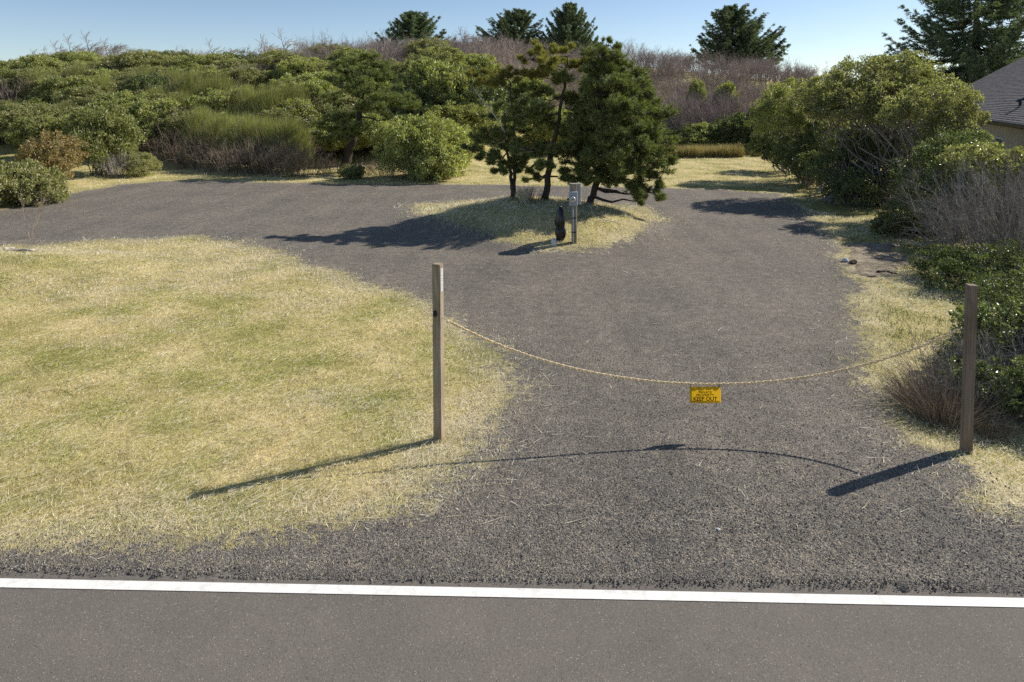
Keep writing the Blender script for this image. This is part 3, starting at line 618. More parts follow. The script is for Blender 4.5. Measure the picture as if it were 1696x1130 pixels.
# tan beach grass clumps
def clump_mesh(seed, n, h, rx, mat, w=.012, sp=.35):
    rng = np.random.RandomState(seed); g = G(); a = rng.rand(n) * 6.28; q = rng.rand(n) ** .5; out = np.column_stack([np.cos(a), np.sin(a), 0 * a])
    b0 = out * (q * rx)[:, None]; L = h * (.55 + .5 * rng.rand(n)); D = nrm(out * (q * sp)[:, None] + rng.randn(n, 3) * .16 + [0, 0, 1.]); S = nrm(np.cross(D, rng.randn(n, 3)))
    m1 = b0 + D * (L * .55)[:, None]; D2 = nrm(D + out * .25 + rng.randn(n, 3) * .15)
    V = np.zeros((n, 5, 3)); W = (w * (.6 + .8 * rng.rand(n)))[:, None]
    V[:, 0] = b0 - S * W / 2; V[:, 1] = b0 + S * W / 2; V[:, 2] = m1 + S * W * .4; V[:, 3] = m1 - S * W * .4; V[:, 4] = m1 + D2 * (L * .5)[:, None]
    b = (np.arange(n) * 5)[:, None]; g.add(V.reshape(-1, 3), b + [[3, 2, 4]], b + [[0, 1, 2, 3]]); return g.mesh('blades', M[mat])
BG = [clump_mesh(500 + i, 900, 1.0, .55, 'beachgrass', .022) for i in range(2)]
for i, px in enumerate([1100, 1118, 1137, 1156, 1175, 1194, 1210, 1222]):
    x, y = gp(px, 261); plant('beach_grass_clump', (('blades', BG[i % 2]),), x, y + R.rand() * .6, 'tan beach grass clump in the row along the far field', 'grass', 'tan beach grass clumps', .9 + .2 * R.rand())
plant('beach_grass_clump', (('blades', BG[0]),), *gp(1252, 259), 'lone small grass clump at the far end of the shrub row', 'grass', None, .6, .6)

# ------------------------------------------------------------------ tall shrubs on the right
def big_shrub(name, x0, y0, lobes, leafmat, label, seed, L=.085, trunk_mat='twig_grey', nst=46, base_r=.9, dens=1.0, r0=.035):
    rng = np.random.RandomState(seed); g = G(); gs = G(); o = empty(name, (x0, y0, H1(x0, y0) - .04)); tag(o, label, 'shrub'); cs = []
    for (px, py, dy, rx, rz) in lobes:
        X, Y, Z = at(px, py, y0 + dy); area = rx * rx
        cs.append(dome_leaves(g, rng, (X - x0, Y - y0, Z - H1(x0, y0)), (rx, rx, rz), int(60 + 26 * area), int((2600 + 3400 * area) * dens), L, low=-.35, crad=(.15, .27)))
    c = np.concatenate(cs); stems_to(gs, rng, c[rng.choice(len(c), nst)], base_r, r0, k=6)
    link('foliage', g.mesh('foliage', M[leafmat]), o); link('stems', gs.mesh('stems', M[trunk_mat]), o); return o
big_shrub('tall_shrub', 14.6, 27.0, [(1372, 165, 0, 1.3, 1.0), (1430, 140, .6, 1.5, 1.1), (1490, 138, 0, 1.5, 1.1), (1470, 175, -1.2, 1.5, .9), (1400, 185, -.9, 1.2, .8), (1540, 165, -.6, 1.3, 1.0)], 'leaf_olive', 'tall sunlit shrub with a domed crown over bare grey trunks', 601, .095, base_r=2.4, nst=150, dens=.75)
big_shrub('tall_shrub', 15.4, 22.5, [(1555, 178, 0, 1.1, .9), (1588, 190, .5, .75, .7), (1520, 195, 0, 1.1, .7), (1580, 232, -.4, 1.0, .6)], 'leaf_olive', 'sunlit shrub in front of the house roof', 602, .075, base_r=1.4, nst=110)
big_shrub('tall_shrub', 14.7, 33.0, [(1318, 175, 0, 1.5, 1.2), (1355, 190, -.8, 1.3, 1.1), (1290, 205, -.5, 1.3, 1.2)], 'leaf', 'mid green shrub behind the tall domed shrub', 603, .09, base_r=1.0, nst=50)
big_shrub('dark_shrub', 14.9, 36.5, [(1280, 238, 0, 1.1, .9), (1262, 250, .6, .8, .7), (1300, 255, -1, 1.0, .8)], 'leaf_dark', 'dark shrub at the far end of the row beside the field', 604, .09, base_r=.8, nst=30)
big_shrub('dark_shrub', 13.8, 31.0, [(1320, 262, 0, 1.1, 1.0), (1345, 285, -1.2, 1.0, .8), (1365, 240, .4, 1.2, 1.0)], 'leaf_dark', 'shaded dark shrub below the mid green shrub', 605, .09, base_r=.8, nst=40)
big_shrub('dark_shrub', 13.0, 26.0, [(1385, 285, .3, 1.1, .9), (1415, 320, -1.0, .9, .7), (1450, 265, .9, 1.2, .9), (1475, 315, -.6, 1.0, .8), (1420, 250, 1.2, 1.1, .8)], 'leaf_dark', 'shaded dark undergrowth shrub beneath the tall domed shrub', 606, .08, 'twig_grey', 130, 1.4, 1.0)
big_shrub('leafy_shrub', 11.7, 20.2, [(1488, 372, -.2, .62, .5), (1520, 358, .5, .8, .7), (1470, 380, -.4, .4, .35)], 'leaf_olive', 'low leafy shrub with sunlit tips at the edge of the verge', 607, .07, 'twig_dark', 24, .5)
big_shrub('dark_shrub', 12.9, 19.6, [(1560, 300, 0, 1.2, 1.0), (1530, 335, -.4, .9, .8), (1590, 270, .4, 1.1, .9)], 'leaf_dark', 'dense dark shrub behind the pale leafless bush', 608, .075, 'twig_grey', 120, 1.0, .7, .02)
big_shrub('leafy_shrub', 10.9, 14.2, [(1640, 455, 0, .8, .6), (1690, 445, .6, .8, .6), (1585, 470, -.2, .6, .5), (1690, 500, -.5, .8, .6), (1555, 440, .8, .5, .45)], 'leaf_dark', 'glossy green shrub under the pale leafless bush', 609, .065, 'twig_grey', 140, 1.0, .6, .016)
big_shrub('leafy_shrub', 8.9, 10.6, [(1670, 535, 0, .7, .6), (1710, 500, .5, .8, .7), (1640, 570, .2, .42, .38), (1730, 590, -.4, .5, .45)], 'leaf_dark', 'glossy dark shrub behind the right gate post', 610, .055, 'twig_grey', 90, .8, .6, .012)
big_shrub('leafy_shrub', 13.4, 17.6, [(1655, 272, .8, .8, .5), (1705, 285, .4, .8, .6), (1612, 268, .8, .8, .5)], 'leaf_olive', 'leafy shrub below the eave of the house', 611, .07, 'twig_grey', 90, 1.0, .8, .02)
for i, (x, y, s, sz, lb) in enumerate([(11.3, 15.6, 1.15, 1.25, 'pale grey leafless bush spreading in front of the house, nearer the gate'), (12.6, 16.4, 1.2, 1.35, 'pale grey leafless bush spreading in front of the house, at the edge of view')]):
    plant('leafless_bush', (('branches', TG[i]),), x, y, lb, 'bush', None, s, sz)
# bleached branch forks
def fork(name, pts, r, label, subs):
    g = G(); tube(g, pts, np.linspace(r, r * .35, len(pts)), 6)
    for q in subs: tube(g, q, np.linspace(r * .6, r * .15, len(q)), 5)
    return tag(link(name, g.mesh(name, M['dead_branch'], True)), label, 'branch')
Y0 = 21.5
fork('dead_branch', [at(1520, 345, Y0), at(1508, 305, Y0), at(1495, 285, Y0 - .1), at(1482, 262, Y0 - .2)], .028, 'bleached dead branch sticking out of the dark shrubs', [[at(1508, 305, Y0), at(1490, 302, Y0 - .2), at(1470, 298, Y0 - .4)], [at(1500, 292, Y0), at(1478, 285, Y0 - .3), at(1462, 270, Y0 - .4)], [at(1495, 285, Y0), at(1490, 268, Y0), at(1492, 255, Y0)]])
# grass and twigs round the right post
CL = clump_mesh(510, 420, .7, .28, 'twig_brown', .006, .7)
for i, (px, py, s) in enumerate([(1545, 690, 1.0), (1520, 670, .8), (1570, 700, .95), (1560, 660, 1.0), (1640, 720, .6)]):
    plant('dry_grass_clump', (('blades', CL),), *gp(px, py), 'dry grass clump at the foot of the right gate post', 'grass', 'dry grass clumps by the right gate post', s, s * .9)
TS = twig_mesh(350, .35, .95, 26, 'twig_grey', .006, open_=.8, spread=.45, lv=(4, 4, 2))
for i, (px, py, s) in enumerate([(1560, 650, 1.1), (1600, 690, .9), (1530, 680, .8), (1655, 690, 1.0), (1690, 670, 1.2), (1630, 660, 1.1), (1670, 640, 1.2)]):
    plant('twig_bush', (('branches', TS),), *gp(px, py), 'small leafless grey twig bush around the right gate post', 'bush', 'grey twig bushes by the right gate post', s)
LO = shrub_proto(404, (.5, .5, .38), .3, 60, 2200, .045, 'leaf_dark', 'twig_brown', 3, 20)
for i, (px, py, s, lb) in enumerate([(1640, 690, .9, 'low olive leaved shrub just behind the foot of the right gate post'), (1690, 690, 1.2, 'low olive leaved shrub at the edge of view by the gate post'), (1590, 640, .7, 'small olive leaved shrub between the chain end and the gate post'), (1655, 610, 1.5, 'leafy dark shrub behind the right gate post, beside the twig bushes')]):
    plant('low_shrub', (('foliage', LO[0]), ('stems', LO[1])), *gp(px, py), lb, 'shrub', None, s)

plant('leafy_shrub', (('foliage', YE[0]), ('stems', YE[1])), 8.0, 8.9, 'leafy shrub cut by the right edge of the view, shading the gate post', 'shrub', None, .95, 1.25)

# ------------------------------------------------------------------ pines
def tufts(g, rng, P, A, n, L, W, mi=0):
    k = len(P); i = np.repeat(np.arange(k), n); m_ = len(i)
    rd = nrm(rng.randn(m_, 3)); D = nrm(A[i] * .75 + rd * .75); S = nrm(np.cross(D, rng.randn(m_, 3)))
    blades(g, P[i] - A[i] * (rng.rand(m_) * L * .9)[:, None], D, S, L * (.7 + .5 * rng.rand(m_)), W, mi)
def pine(name, label, trunks, pads, mats, seed, group=None, tn=26, tl=.13, tw=.014, extra=(), layered=False):
    """trunks: list of (points, r0, r1); pads: (centre, radii, tufts, material index)"""
    rng = np.random.RandomState(seed); b0 = np.array(trunks[0][0][0]); o = empty(name, b0); tag(o, label, 'tree', group)
    gt = G(); allp = []
    for pts, r0, r1 in trunks:
        p = np.array(pts, float) - b0; t = np.linspace(0, 1, len(p)); tt = np.linspace(0, 1, len(p) * 4)
        q = np.column_stack([np.interp(tt, t, p[:, k]) for k in range(3)]); q[1:-1] += rng.randn(len(q) - 2, 3) * .025
        rr = r0 + (r1 - r0) * tt; rr[0] *= 1.35; tube(gt, q, rr, 9, wob=.25); allp.append(np.column_stack([q, rr]))
    allp = np.concatenate(allp); gb = G(); gn = G()
    for (c, rad3, nt_, mi) in pads:
        c = np.array(c, float) - b0; rad3 = np.array(rad3, float)
        d = allp[:, :3] - c; cost = np.linalg.norm(d, axis=1) + np.where(d[:, 2] > .1, 2.0, 0); s = allp[np.argmin(cost)]
        k = 6; t = np.linspace(0, 1, k)[:, None]; cb = c - np.array([0, 0, rad3[2] * .35]); br_ = s[:3] * (1 - t) + cb * t
        br_[1:-1] += rng.randn(k - 2, 3) * .05; br_[:, 2] -= np.sin(t[:, 0] * 3.14) * .08; rb = min(s[3] * .6, .02 + .022 * np.linalg.norm(c - s[:3]))
        tube(gb, br_, np.linspace(rb, .012, k), 6, cap=False)
        K = max(5, int(nt_ / 26)); sc_ = np.clip(rng.randn(K, 3), -1.5, 1.5) * .52 * rad3 * [1.05, 1.05, 1.15]; sr = rad3.mean() * (.26 + .26 * rng.rand(K)); ki = rng.randint(0, K, nt_)
        d = nrm(rng.randn(nt_, 3)); q = d * (rng.rand(nt_) ** .45)[:, None]; q[:, 2] = np.where(q[:, 2] < -.3, q[:, 2] * .5, q[:, 2]); p_ = c + sc_[ki] + (q * (rad3 * [1, 1, 1.25])[None] * (.34 + .3 * rng.rand(K))[ki][:, None] if layered else q * sr[ki][:, None] * [1.15, 1.15, .9])
        ax = nrm(d * [1, 1, .5] + sc_[ki] / rad3.mean() * .4 + [0, 0, .75] + rng.randn(nt_, 3) * .3)
        nb = max(5, nt_ // 14); hub = br_[-1] + (p_[rng.choice(nt_, nb)] - br_[-1]) * .55
        prisms(gb, np.repeat(br_[-1][None], nb, 0), hub, .012, .007); j = np.argmin(((p_[:, None] - hub[None]) ** 2).sum(-1), 1); prisms(gb, hub[j], p_, .006, .003)
        tufts(gn, rng, p_, ax, tn, tl, tw, mi)
    link('trunk', gt.mesh('trunk', M['bark'], True), o); link('branches', gb.mesh('branches', M['bark']), o)
    link('needles', gn.mesh('needles', [M[k] for k in mats]), o)
    for nm, pts, r in extra:
        ge = G(); p = [np.array(q) - b0 for q in pts]; tube(ge, p, np.linspace(r, r * .3, len(p)), 6)
        for t in (.45, .6, .75, .88):
            i = int(t * (len(p) - 1)); s = p[i] + (p[min(i + 1, len(p) - 1)] - p[i]) * .5; e = s + np.array([rng.randn() * .2, rng.randn() * .15, .35]); tube(ge, [s, (s + e) / 2 + rng.randn(3) * .03, e], [r * .45, r * .3, r * .12], 5)
        link(nm, ge.mesh(nm, M['dead_branch'], True), o)
    return o
YP = 22.0
def pads_px(lst, Y, base=2.7):
    out = []
    for (px, py, dy, wx, wz, n, mi) in lst:       # wx, wz half extents in photo pixels
        y = Y + dy; s = y / F_PX; out.append((at(px, py, y), (wx * s, wx * s * .9, wz * s), int(n * base), mi))
    return out
zb = H1(*gp(980, 346, .5)[:1], YP) - .06
def tp(px, Y): return (px - CX) / F_PX * Y
t0 = (tp(976, YP), YP, H1(tp(976, YP), YP) - .06)
pine('shore_pine', 'dense dark full pine with a low branch, rightmost on the mound',
     [([t0, at(985, 312, YP), at(998, 270, YP), at(1003, 220, YP), at(1005, 150, YP), at(1005, 75, YP)], .12, .025)],
     pads_px([(1004, 90, 0, 24, 16, 60, 0), (995, 72, 0, 5, 12, 7, 0), (1009, 66, 0, 5, 14, 8, 0), (1022, 73, 0, 5, 11, 7, 0), (1000, 100, -.3, 34, 18, 130, 0), (1028, 112, .3, 30, 18, 110, 0), (985, 130, 0, 38, 22, 150, 0), (1040, 140, -.3, 42, 22, 170, 0), (1005, 150, -1.0, 40, 22, 160, 0), (975, 170, .4, 40, 24, 150, 0), (1058, 172, 0, 42, 22, 170, 0), (1018, 185, -1.2, 46, 22, 180, 0), (985, 205, -.6, 46, 24, 170, 0), (1070, 203, .2, 42, 22, 170, 0), (1035, 222, -1.2, 50, 22, 190, 0), (975, 240, -.4, 44, 22, 150, 0), (1082, 232, 0, 36, 20, 130, 0), (1010, 250, -1.4, 46, 20, 170, 0), (1055, 256, -.6, 46, 20, 160, 0), (1092, 262, .2, 28, 15, 80, 0), (965, 270, -.3, 36, 16, 100, 0), (1025, 278, -1.0, 40, 14, 110, 0), (1075, 280, 0, 36, 13, 80, 0), (1040, 312, -.5, 30, 10, 60, 0), (1072, 314, -.4, 26, 12, 70, 0), (1062, 330, -.6, 22, 9, 50, 0), (1010, 215, 1.2, 60, 30, 160, 0), (1015, 160, 1.2, 50, 30, 140, 0), (948, 290, -.2, 26, 12, 60, 0), (985, 292, -.8, 34, 14, 90, 0), (1030, 296, -.6, 34, 13, 90, 0), (1075, 296, .2, 28, 12, 60, 0), (960, 225, .6, 36, 22, 110, 0), (1062, 190, 1.0, 40, 26, 110, 0), (1045, 245, 1.0, 50, 24, 130, 0)], YP, 2.8), ['needle'], 701, 'pines on the mound')
t0 = (tp(903, YP), YP + .1, H1(tp(903, YP), YP + .1) - .06)
pine('shore_pine', 'tall open pine with yellowish top, middle of the three on the mound',
     [([t0, at(908, 290, YP), at(916, 240, YP), at(926, 190, YP), at(934, 140, YP), at(940, 95, YP)], .115, .02)],
     pads_px([(905, 78, 0, 24, 10, 55, 1), (935, 82, .3, 22, 11, 55, 1), (880, 96, -.2, 24, 10, 60, 1), (912, 104, -.4, 28, 10, 75, 1), (955, 108, .2, 26, 12, 60, 1), (890, 122, .3, 28, 10, 70, 1), (930, 130, -.2, 30, 11, 70, 0), (885, 152, 0, 32, 11, 75, 0), (945, 165, .4, 30, 12, 60, 0), (880, 182, -.4, 34, 13, 80, 0), (915, 200, .4, 34, 13, 70, 0), (870, 215, .2, 32, 13, 70, 0), (945, 215, -.2, 26, 12, 50, 0), (882, 245, -.5, 36, 13, 85, 0), (935, 255, .3, 30, 12, 55, 0), (870, 272, .3, 30, 12, 60, 0), (905, 270, -.6, 28, 10, 45, 0), (940, 285, -.5, 24, 10, 40, 0), (890, 292, .4, 24, 9, 35, 0)], YP + .1), ['needle', 'needle_yellow'], 702, 'pines on the mound')
t0 = (tp(850, YP), YP - .1, H1(tp(850, YP), YP - .1) - .06)
pine('shore_pine', 'slender twin stemmed pine with a bleached branch, leftmost on the mound',
     [([t0, at(847, 300, YP), at(843, 275, YP), at(838, 230, YP), at(835, 190, YP)], .075, .02), ([t0, at(852, 300, YP), at(851, 255, YP), at(853, 205, YP), at(846, 150, YP), at(842, 125, YP)], .07, .018)],
     pads_px([(778, 122, 0, 18, 7, 35, 1), (795, 135, -.2, 20, 7, 40, 1), (820, 122, .2, 22, 8, 45, 1), (850, 122, 0, 22, 9, 50, 1), (838, 140, -.2, 24, 9, 50, 1), (862, 148, .2, 20, 9, 35, 0), (845, 172, .2, 26, 10, 45, 0), (815, 190, .3, 22, 9, 30, 0), (858, 200, -.2, 24, 11, 45, 0), (822, 222, -.2, 30, 11, 65, 0), (795, 232, 0, 26, 9, 50, 0), (840, 240, .2, 28, 11, 55, 0), (785, 250, -.2, 22, 8, 40, 0), (815, 258, -.4, 28, 9, 55, 0), (862, 262, .1, 22, 10, 40, 0), (820, 281, -.3, 20, 6, 30, 0), (838, 270, .3, 22, 8, 30, 0)], YP - .1), ['needle', 'needle_yellow'], 703, 'pines on the mound',
     extra=[('dead_branch', [at(840, 232, YP - .2), at(832, 212, YP - .4), at(818, 190, YP - .5), at(800, 168, YP - .6), at(786, 148, YP - .6)], .028)])
YL = 36.0
t0 = (tp(568, YL), YL, H1(tp(568, YL), YL) - .06)
pine('leaning_pine', 'broad layered pine with a leaning trunk at the edge of the left thicket',
     [([t0, at(576, 262, YL), at(584, 235, YL), at(593, 205, YL), at(598, 170, YL), at(602, 130, YL), at(602, 105, YL)], .26, .05)],
     pads_px([(596, 98, 0, 26, 9, 110, 0), (620, 106, .4, 24, 9, 90, 0), (574, 112, -.4, 26, 10, 110, 0), (604, 122, -.8, 34, 10, 150, 0), (636, 128, .2, 22, 10, 90, 0), (560, 135, 0, 24, 10, 90, 0), (588, 142, -.8, 34, 10, 140, 0), (640, 150, .4, 26, 9, 90, 0), (612, 158, -.8, 30, 9, 100, 0), (552, 158, .4, 18, 8, 60, 0), (655, 168, 0, 30, 10, 130, 0), (622, 176, -.8, 30, 9, 110, 0), (680, 180, .4, 18, 8, 50, 0), (590, 180, .8, 26, 9, 70, 0), (650, 196, -.4, 28, 9, 80, 0), (565, 192, -.4, 26, 9, 100, 0), (585, 205, -1, 26, 9, 90, 0), (548, 206, 0, 24, 10, 90, 0), (540, 220, -.5, 18, 8, 50, 0), (575, 222, -.6, 24, 9, 70, 0), (625, 212, .2, 24, 7, 40, 0)], YL, 1.8), ['needle_dark'], 704, None, tn=24, tl=.17, tw=.02, layered=True)
# dry bush at the foot of the pines
plant('dry_bush', (('branches', twig_mesh(355, .6, .9, 60, 'twig_dark', .008, open_=.9, spread=.6)),), tp(878, YP), YP - .2, 'dark dry bush between the slender and the middle pine', 'bush', None, .75, .75)
plant('dry_grass_clump', (('blades', clump_mesh(511, 160, .75, .12, 'straw', .012, .5)),), tp(868, YP), YP - .7, 'dry pale grass clump in front of the pines', 'grass', None, .8)

# ------------------------------------------------------------------ spruces on the skyline
def spruce(name, label, px, top, Y, wpx, seed, low=0.0, bias=0.0, nb=230, flat=1.0, md=.70, tf=(8, .19, .04), share=None, rz=0.0):
    rng = np.random.RandomState(seed); X = tp(px, Y); zb = H1(X, Y) - .1; o = empty(name, (X, Y, zb)); tag(o, label, 'tree', 'spruces on the skyline')
    Ht = at(px, top, Y)[2] - zb; W = wpx / 2 * Y / F_PX; o['tall'], o['wide'] = Ht, W
    if share:
        o.rotation_euler[2] = rz; o.scale = (W / share['wide'], W / share['wide'], Ht / share['tall'])
        for ch in share.children: link(ch.name.split('.')[0], ch.data, o)
        return o
    gt = G(); zz = np.linspace(0, Ht * .97, 12); tube(gt, np.column_stack([rng.randn(12) * .04, rng.randn(12) * .04, zz]), np.linspace(.035 * Ht, .03, 12), 8)
    gb = G(); gn = G()
    t = low + (1 - low) * np.sort(rng.rand(nb)) ** 1.1; a = rng.rand(nb) * 6.28
    tn_ = np.clip((t - .38) / .62, 0, 1); prof = (1 - tn_ ** (1.15 * flat)) ** .8 ; L = W * np.maximum(prof, .07) * (.6 + .42 * rng.rand(nb) ** .7) * (1 + bias * np.cos(a))
    for k in range(nb):
        out = np.array([math.cos(a[k]), math.sin(a[k]), 0]); s = 7; u = np.linspace(0, 1, s)
        rise = -.02 + .42 * tn_[k] ** 1.5 + .10 * rng.randn(); cv = np.outer(u * L[k], out); cv[:, 2] = t[k] * Ht * .97 + L[k] * (rise * u - .18 * np.sin(u * 3.0) + .14 * u ** 3)
        tube(gb, cv, np.linspace(.012 + .02 * L[k] / 3, .008, s), 5, cap=False)
        m_ = int(md * (12 + 11 * L[k])); f = .15 + .85 * rng.rand(m_) ** .8; i = np.minimum((f * (s - 1)).astype(int), s - 2); p0 = cv[i] + (cv[i + 1] - cv[i]) * (f * (s - 1) - i)[:, None]
        side = np.cross(out, [0, 0, 1]) * np.where(rng.rand(m_) < .5, 1, -1)[:, None]; D = nrm(out * .8 + side * (.3 + .7 * rng.rand(m_))[:, None] + rng.randn(m_, 3) * .25 + [0, 0, -.10])
        l = (.35 + .5 * rng.rand(m_)) * (.35 + .22 * L[k]) * (1.3 - f); l = np.maximum(l, .25)
        prisms(gb, p0, p0 + D * l[:, None], .008, .004)
        for w in (.2, .45, .7, .95):
            p1 = p0 + D * (l * w)[:, None] + rng.randn(m_, 3) * .04; tufts(gn, rng, p1, nrm(D + [0, 0, .12]), *tf)
    link('trunk', gt.mesh('trunk', M['bark'], True), o); link('branches', gb.mesh('branches', M['bark']), o); link('crown', gn.mesh('crown', M['spruce']), o); return o
SA = spruce('spruce_tree', 'wide dark spruce alone on the skyline above the leaning pine', 683, 18, 80, 138, 801, .26, .1)
SB = spruce('spruce_tree', 'broad flat topped spruce, left of the touching pair on the skyline', 857, 14, 84, 132, 802, .26, -.15, flat=1.5)
spruce('spruce_tree', 'pointed spruce, right of the touching pair on the skyline', 944, 3, 82, 112, 803, .26, .1, share=SA, rz=2.1)
spruce('spruce_tree', 'round dark spruce alone on the skyline right of the pines', 1212, 8, 80, 154, 804, .24, -.05, share=SB, rz=2.6)
spruce('spruce_tree', 'huge spruce rising behind the house roof', 1618, -85, 62, 300, 805, .08, 0, nb=300, md=.60, tf=(6, .25, .06))

# wind bent bare trees on the crest
for i, (px, Y, s, lb) in enumerate([(60, 70, .8, 'bare wind bent tree at the left end of the crest'), (95, 69, .95, 'bare wind bent tree second from the left on the crest'), (118, 69, 1.05, 'bare wind bent tree in the middle of the left crest group'), (148, 68, 1.1, 'largest bare wind bent tree of the left crest group'), (178, 69, .95, 'bare wind bent tree at the right end of the left crest group'), (352, 68, .85, 'lone bare wind bent tree above the olive thicket'), (445, 66, .95, 'bushy bare tree on the crest above the broom, nearer the lone tree'), (475, 66, 1.0, 'bushy bare tree on the crest above the broom, nearer the spruce'), (640, 66, .8, 'bare pale tree in front of the lone wide spruce'), (770, 72, .85, 'bare tree left of the touching spruces'), (1440, 62, .75, 'bare tree on the low crest left of the huge spruce'), (1395, 64, .7, 'bare tree on the low crest right of the round spruce')]):
    plant('bare_tree', (('branches', WD[0]),), tp(px, Y), Y, lb, 'tree', None, s * 1.5, s * 1.2, rz=0.0 if i < 6 else R.rand() * .6)

# ------------------------------------------------------------------ house
hs = empty('house', (18.7, 24.9, 0)); tag(hs, 'house with dark shingle roof and beige wall behind the tall shrubs', 'house')
ang = math.atan2(.444, 1.0); hs.rotation_euler = (0, 0, -ang)     # local +Y runs along the eave away from the view, +X up the roof
EV_Z, PIT, LEN, Y_N, RUN = 3.0, .60, 27.4, -7.0, 7.5
g = G(); cl = math.hypot(1, PIT); ex = .145; ncourse = int(RUN * cl / ex)
nv = np.array([-PIT, 0, 1]) / cl; du = np.array([1, 0, PIT]) / cl
for c in range(ncourse):
    off = (c % 2) * .165 + R.rand() * .1; n = int((LEN - Y_N) / .33) + 1
    y0 = Y_N + np.arange(n) * .33 - off; y1 = np.minimum(y0 + .322, LEN); y0 = np.maximum(y0, Y_N); k = y1 > y0 + .02; y0, y1 = y0[k], y1[k]; n = len(y0)
    a = du * (c * ex); b_ = du * ((c + 1.15) * ex); th = .016 + .008 * R.rand(n)
    V = np.zeros((n, 6, 3)); o = np.array([0, 0, EV_Z])
    for q, (pt, yy, hh) in enumerate([(a, y0, th), (a, y1, th), (b_, y1, 0 * th + .003), (b_, y0, 0 * th + .003), (a, y0, 0 * th), (a, y1, 0 * th)]):
        V[:, q] = o + pt[None] + nv[None] * hh[:, None] + np.column_stack([0 * yy, yy, 0 * yy])
    bb = (np.arange(n) * 6)[:, None]; g.add(V.reshape(-1, 3), None, np.concatenate([bb + [[0, 1, 2, 3]], bb + [[4, 5, 1, 0]]]))
roof = G(); r2 = RUN * 2
roof.add([(0, Y_N, EV_Z), (0, LEN, EV_Z), (RUN, LEN, EV_Z + RUN * PIT), (RUN, Y_N, EV_Z + RUN * PIT), (r2, Y_N, EV_Z), (r2, LEN, EV_Z)], None, [[0, 3, 2, 1], [3, 4, 5, 2]])
ro = link('roof', roof.mesh('roof', M['shingle']), hs); so = link('shingles', g.mesh('shingles', M['shingle']), ro); so['kind'] = 'stuff'
link('gutter', box_mesh('gutter', -.13, -.005, Y_N, LEN, EV_Z - .14, EV_Z - .005, M['fascia'], .02), hs)
link('fascia', box_mesh('fascia', -.004, .03, Y_N, LEN, EV_Z - .22, EV_Z - .01, M['fascia']), hs)
link('soffit', box_mesh('soffit', .032, .55, Y_N, LEN, EV_Z - .2, EV_Z - .17, M['wall']), hs)
gw = G(); w0, w1 = .5, r2 - .5; e0, e1 = Y_N + .4, LEN - .4; zt = EV_Z + .5 * PIT - .02
gw.add([(w0, e0, -.1), (w1, e0, -.1), (w1, e1, -.1), (w0, e1, -.1), (w0, e0, zt - .08), (w1, e0, zt - .08), (w1, e1, zt - .08), (w0, e1, zt - .08), (RUN, e0, EV_Z + RUN * PIT - .1), (RUN, e1, EV_Z + RUN * PIT - .1)],
       [[4, 5, 8], [7, 9, 6]], [[0, 4, 7, 3], [0, 1, 5, 4], [1, 2, 6, 5], [2, 3, 7, 6]]); link('wall', gw.mesh('wall', M['wall']), hs)
for yy in (1.2, 6.0):
    wf = link('window', box_mesh('window', .45, .52, yy - .6, yy + .6, 1.0, 2.2, M['white_plastic'], .01), hs); link('pane', box_mesh('pane', .44, .449, yy - .53, yy + .53, 1.07, 2.13, M['window_glass']), wf)
vp = du * 1.15 + np.array([0, 5.0, EV_Z]); gv = G()
lathe(gv, [(.06, -.05), (.06, .22)], 12, vp)
gv2 = np.array([[-.16, -.12], [.16, -.12], [.16, .12], [-.16, .12]])
V = [vp + np.array([a, b_, .22 + a * .3]) for a, b_ in gv2] + [vp + np.array([a * .8, b_ * .8, .31 + a * .3]) for a, b_ in gv2]
gv.add(V, None, [[0, 3, 2, 1], [4, 5, 6, 7], [0, 1, 5, 4], [1, 2, 6, 5], [2, 3, 7, 6], [3, 0, 4, 7]]); link('roof_vent', gv.mesh('roof_vent', M['black_metal']), ro)

# ------------------------------------------------------------------ gate posts, chain, sign
def gate_post(name, x, y, rz, h, mat, label, lean):
    z0 = H1(x, y); o = empty(name, (x, y, z0), rz); o.rotation_euler = (lean[0], lean[1], rz); tag(o, label, 'post', 'gate posts')
    bm = bmesh.new(); bmesh.ops.create_cube(bm, size=1); bmesh.ops.subdivide_edges(bm, edges=[e for e in bm.edges if abs(e.verts[0].co.z - e.verts[1].co.z) > .5], cuts=14)
    for v in bm.verts: v.co = (v.co.x * .1, v.co.y * .1, -.25 + (v.co.z + .5) * (h + .25))
    bmesh.ops.bevel(bm, geom=[e for e in bm.edges if e.calc_face_angle(0) > 1], offset=.006, segments=2, affect='EDGES')
    for v in bm.verts:
        v.co.x += (vnoise(v.co.z * 4, v.co.x * 30, 5) - .5) * .004; v.co.y += (vnoise(v.co.z * 4, v.co.y * 30, 8) - .5) * .004
    me = bpy.data.meshes.new('shaft'); bm.to_mesh(me); bm.free(); me.materials.append(M[mat]); link('shaft', me, o); return o
xa, ya = gp(727, 728); xb, yb = gp(1600, 748, .03)
pA = gate_post('gate_post', xa, ya, rad(-19), 2.04, 'post', 'weathered square wooden post on the lawn with a white number strip', (0, -.008))
pB = gate_post('gate_post', xb, yb, rad(-15.6), 1.86, 'post_red', 'reddish square wooden post in front of the shrubs at the right', (0, .03))
pl = link('number_strip', box_mesh('number_strip', .0505, .0525, -.028, .030, 1.72, 1.985, M['white_plastic']), pA); pl['label'] = 'white vertical number strip'
gm = G()
for i, z in enumerate([1.955, 1.90, 1.865, 1.84, 1.795, 1.77, 1.745]):
    w = .010 + .006 * ((i * 7) % 3) / 2; gm.add([(.0534, -w, z), (.0534, w, z), (.0534, w, z + .012), (.0534, -w, z + .012)], None, [[0, 1, 2, 3]])
link('marks', gm.mesh('marks', M['grey_mark']), pl)
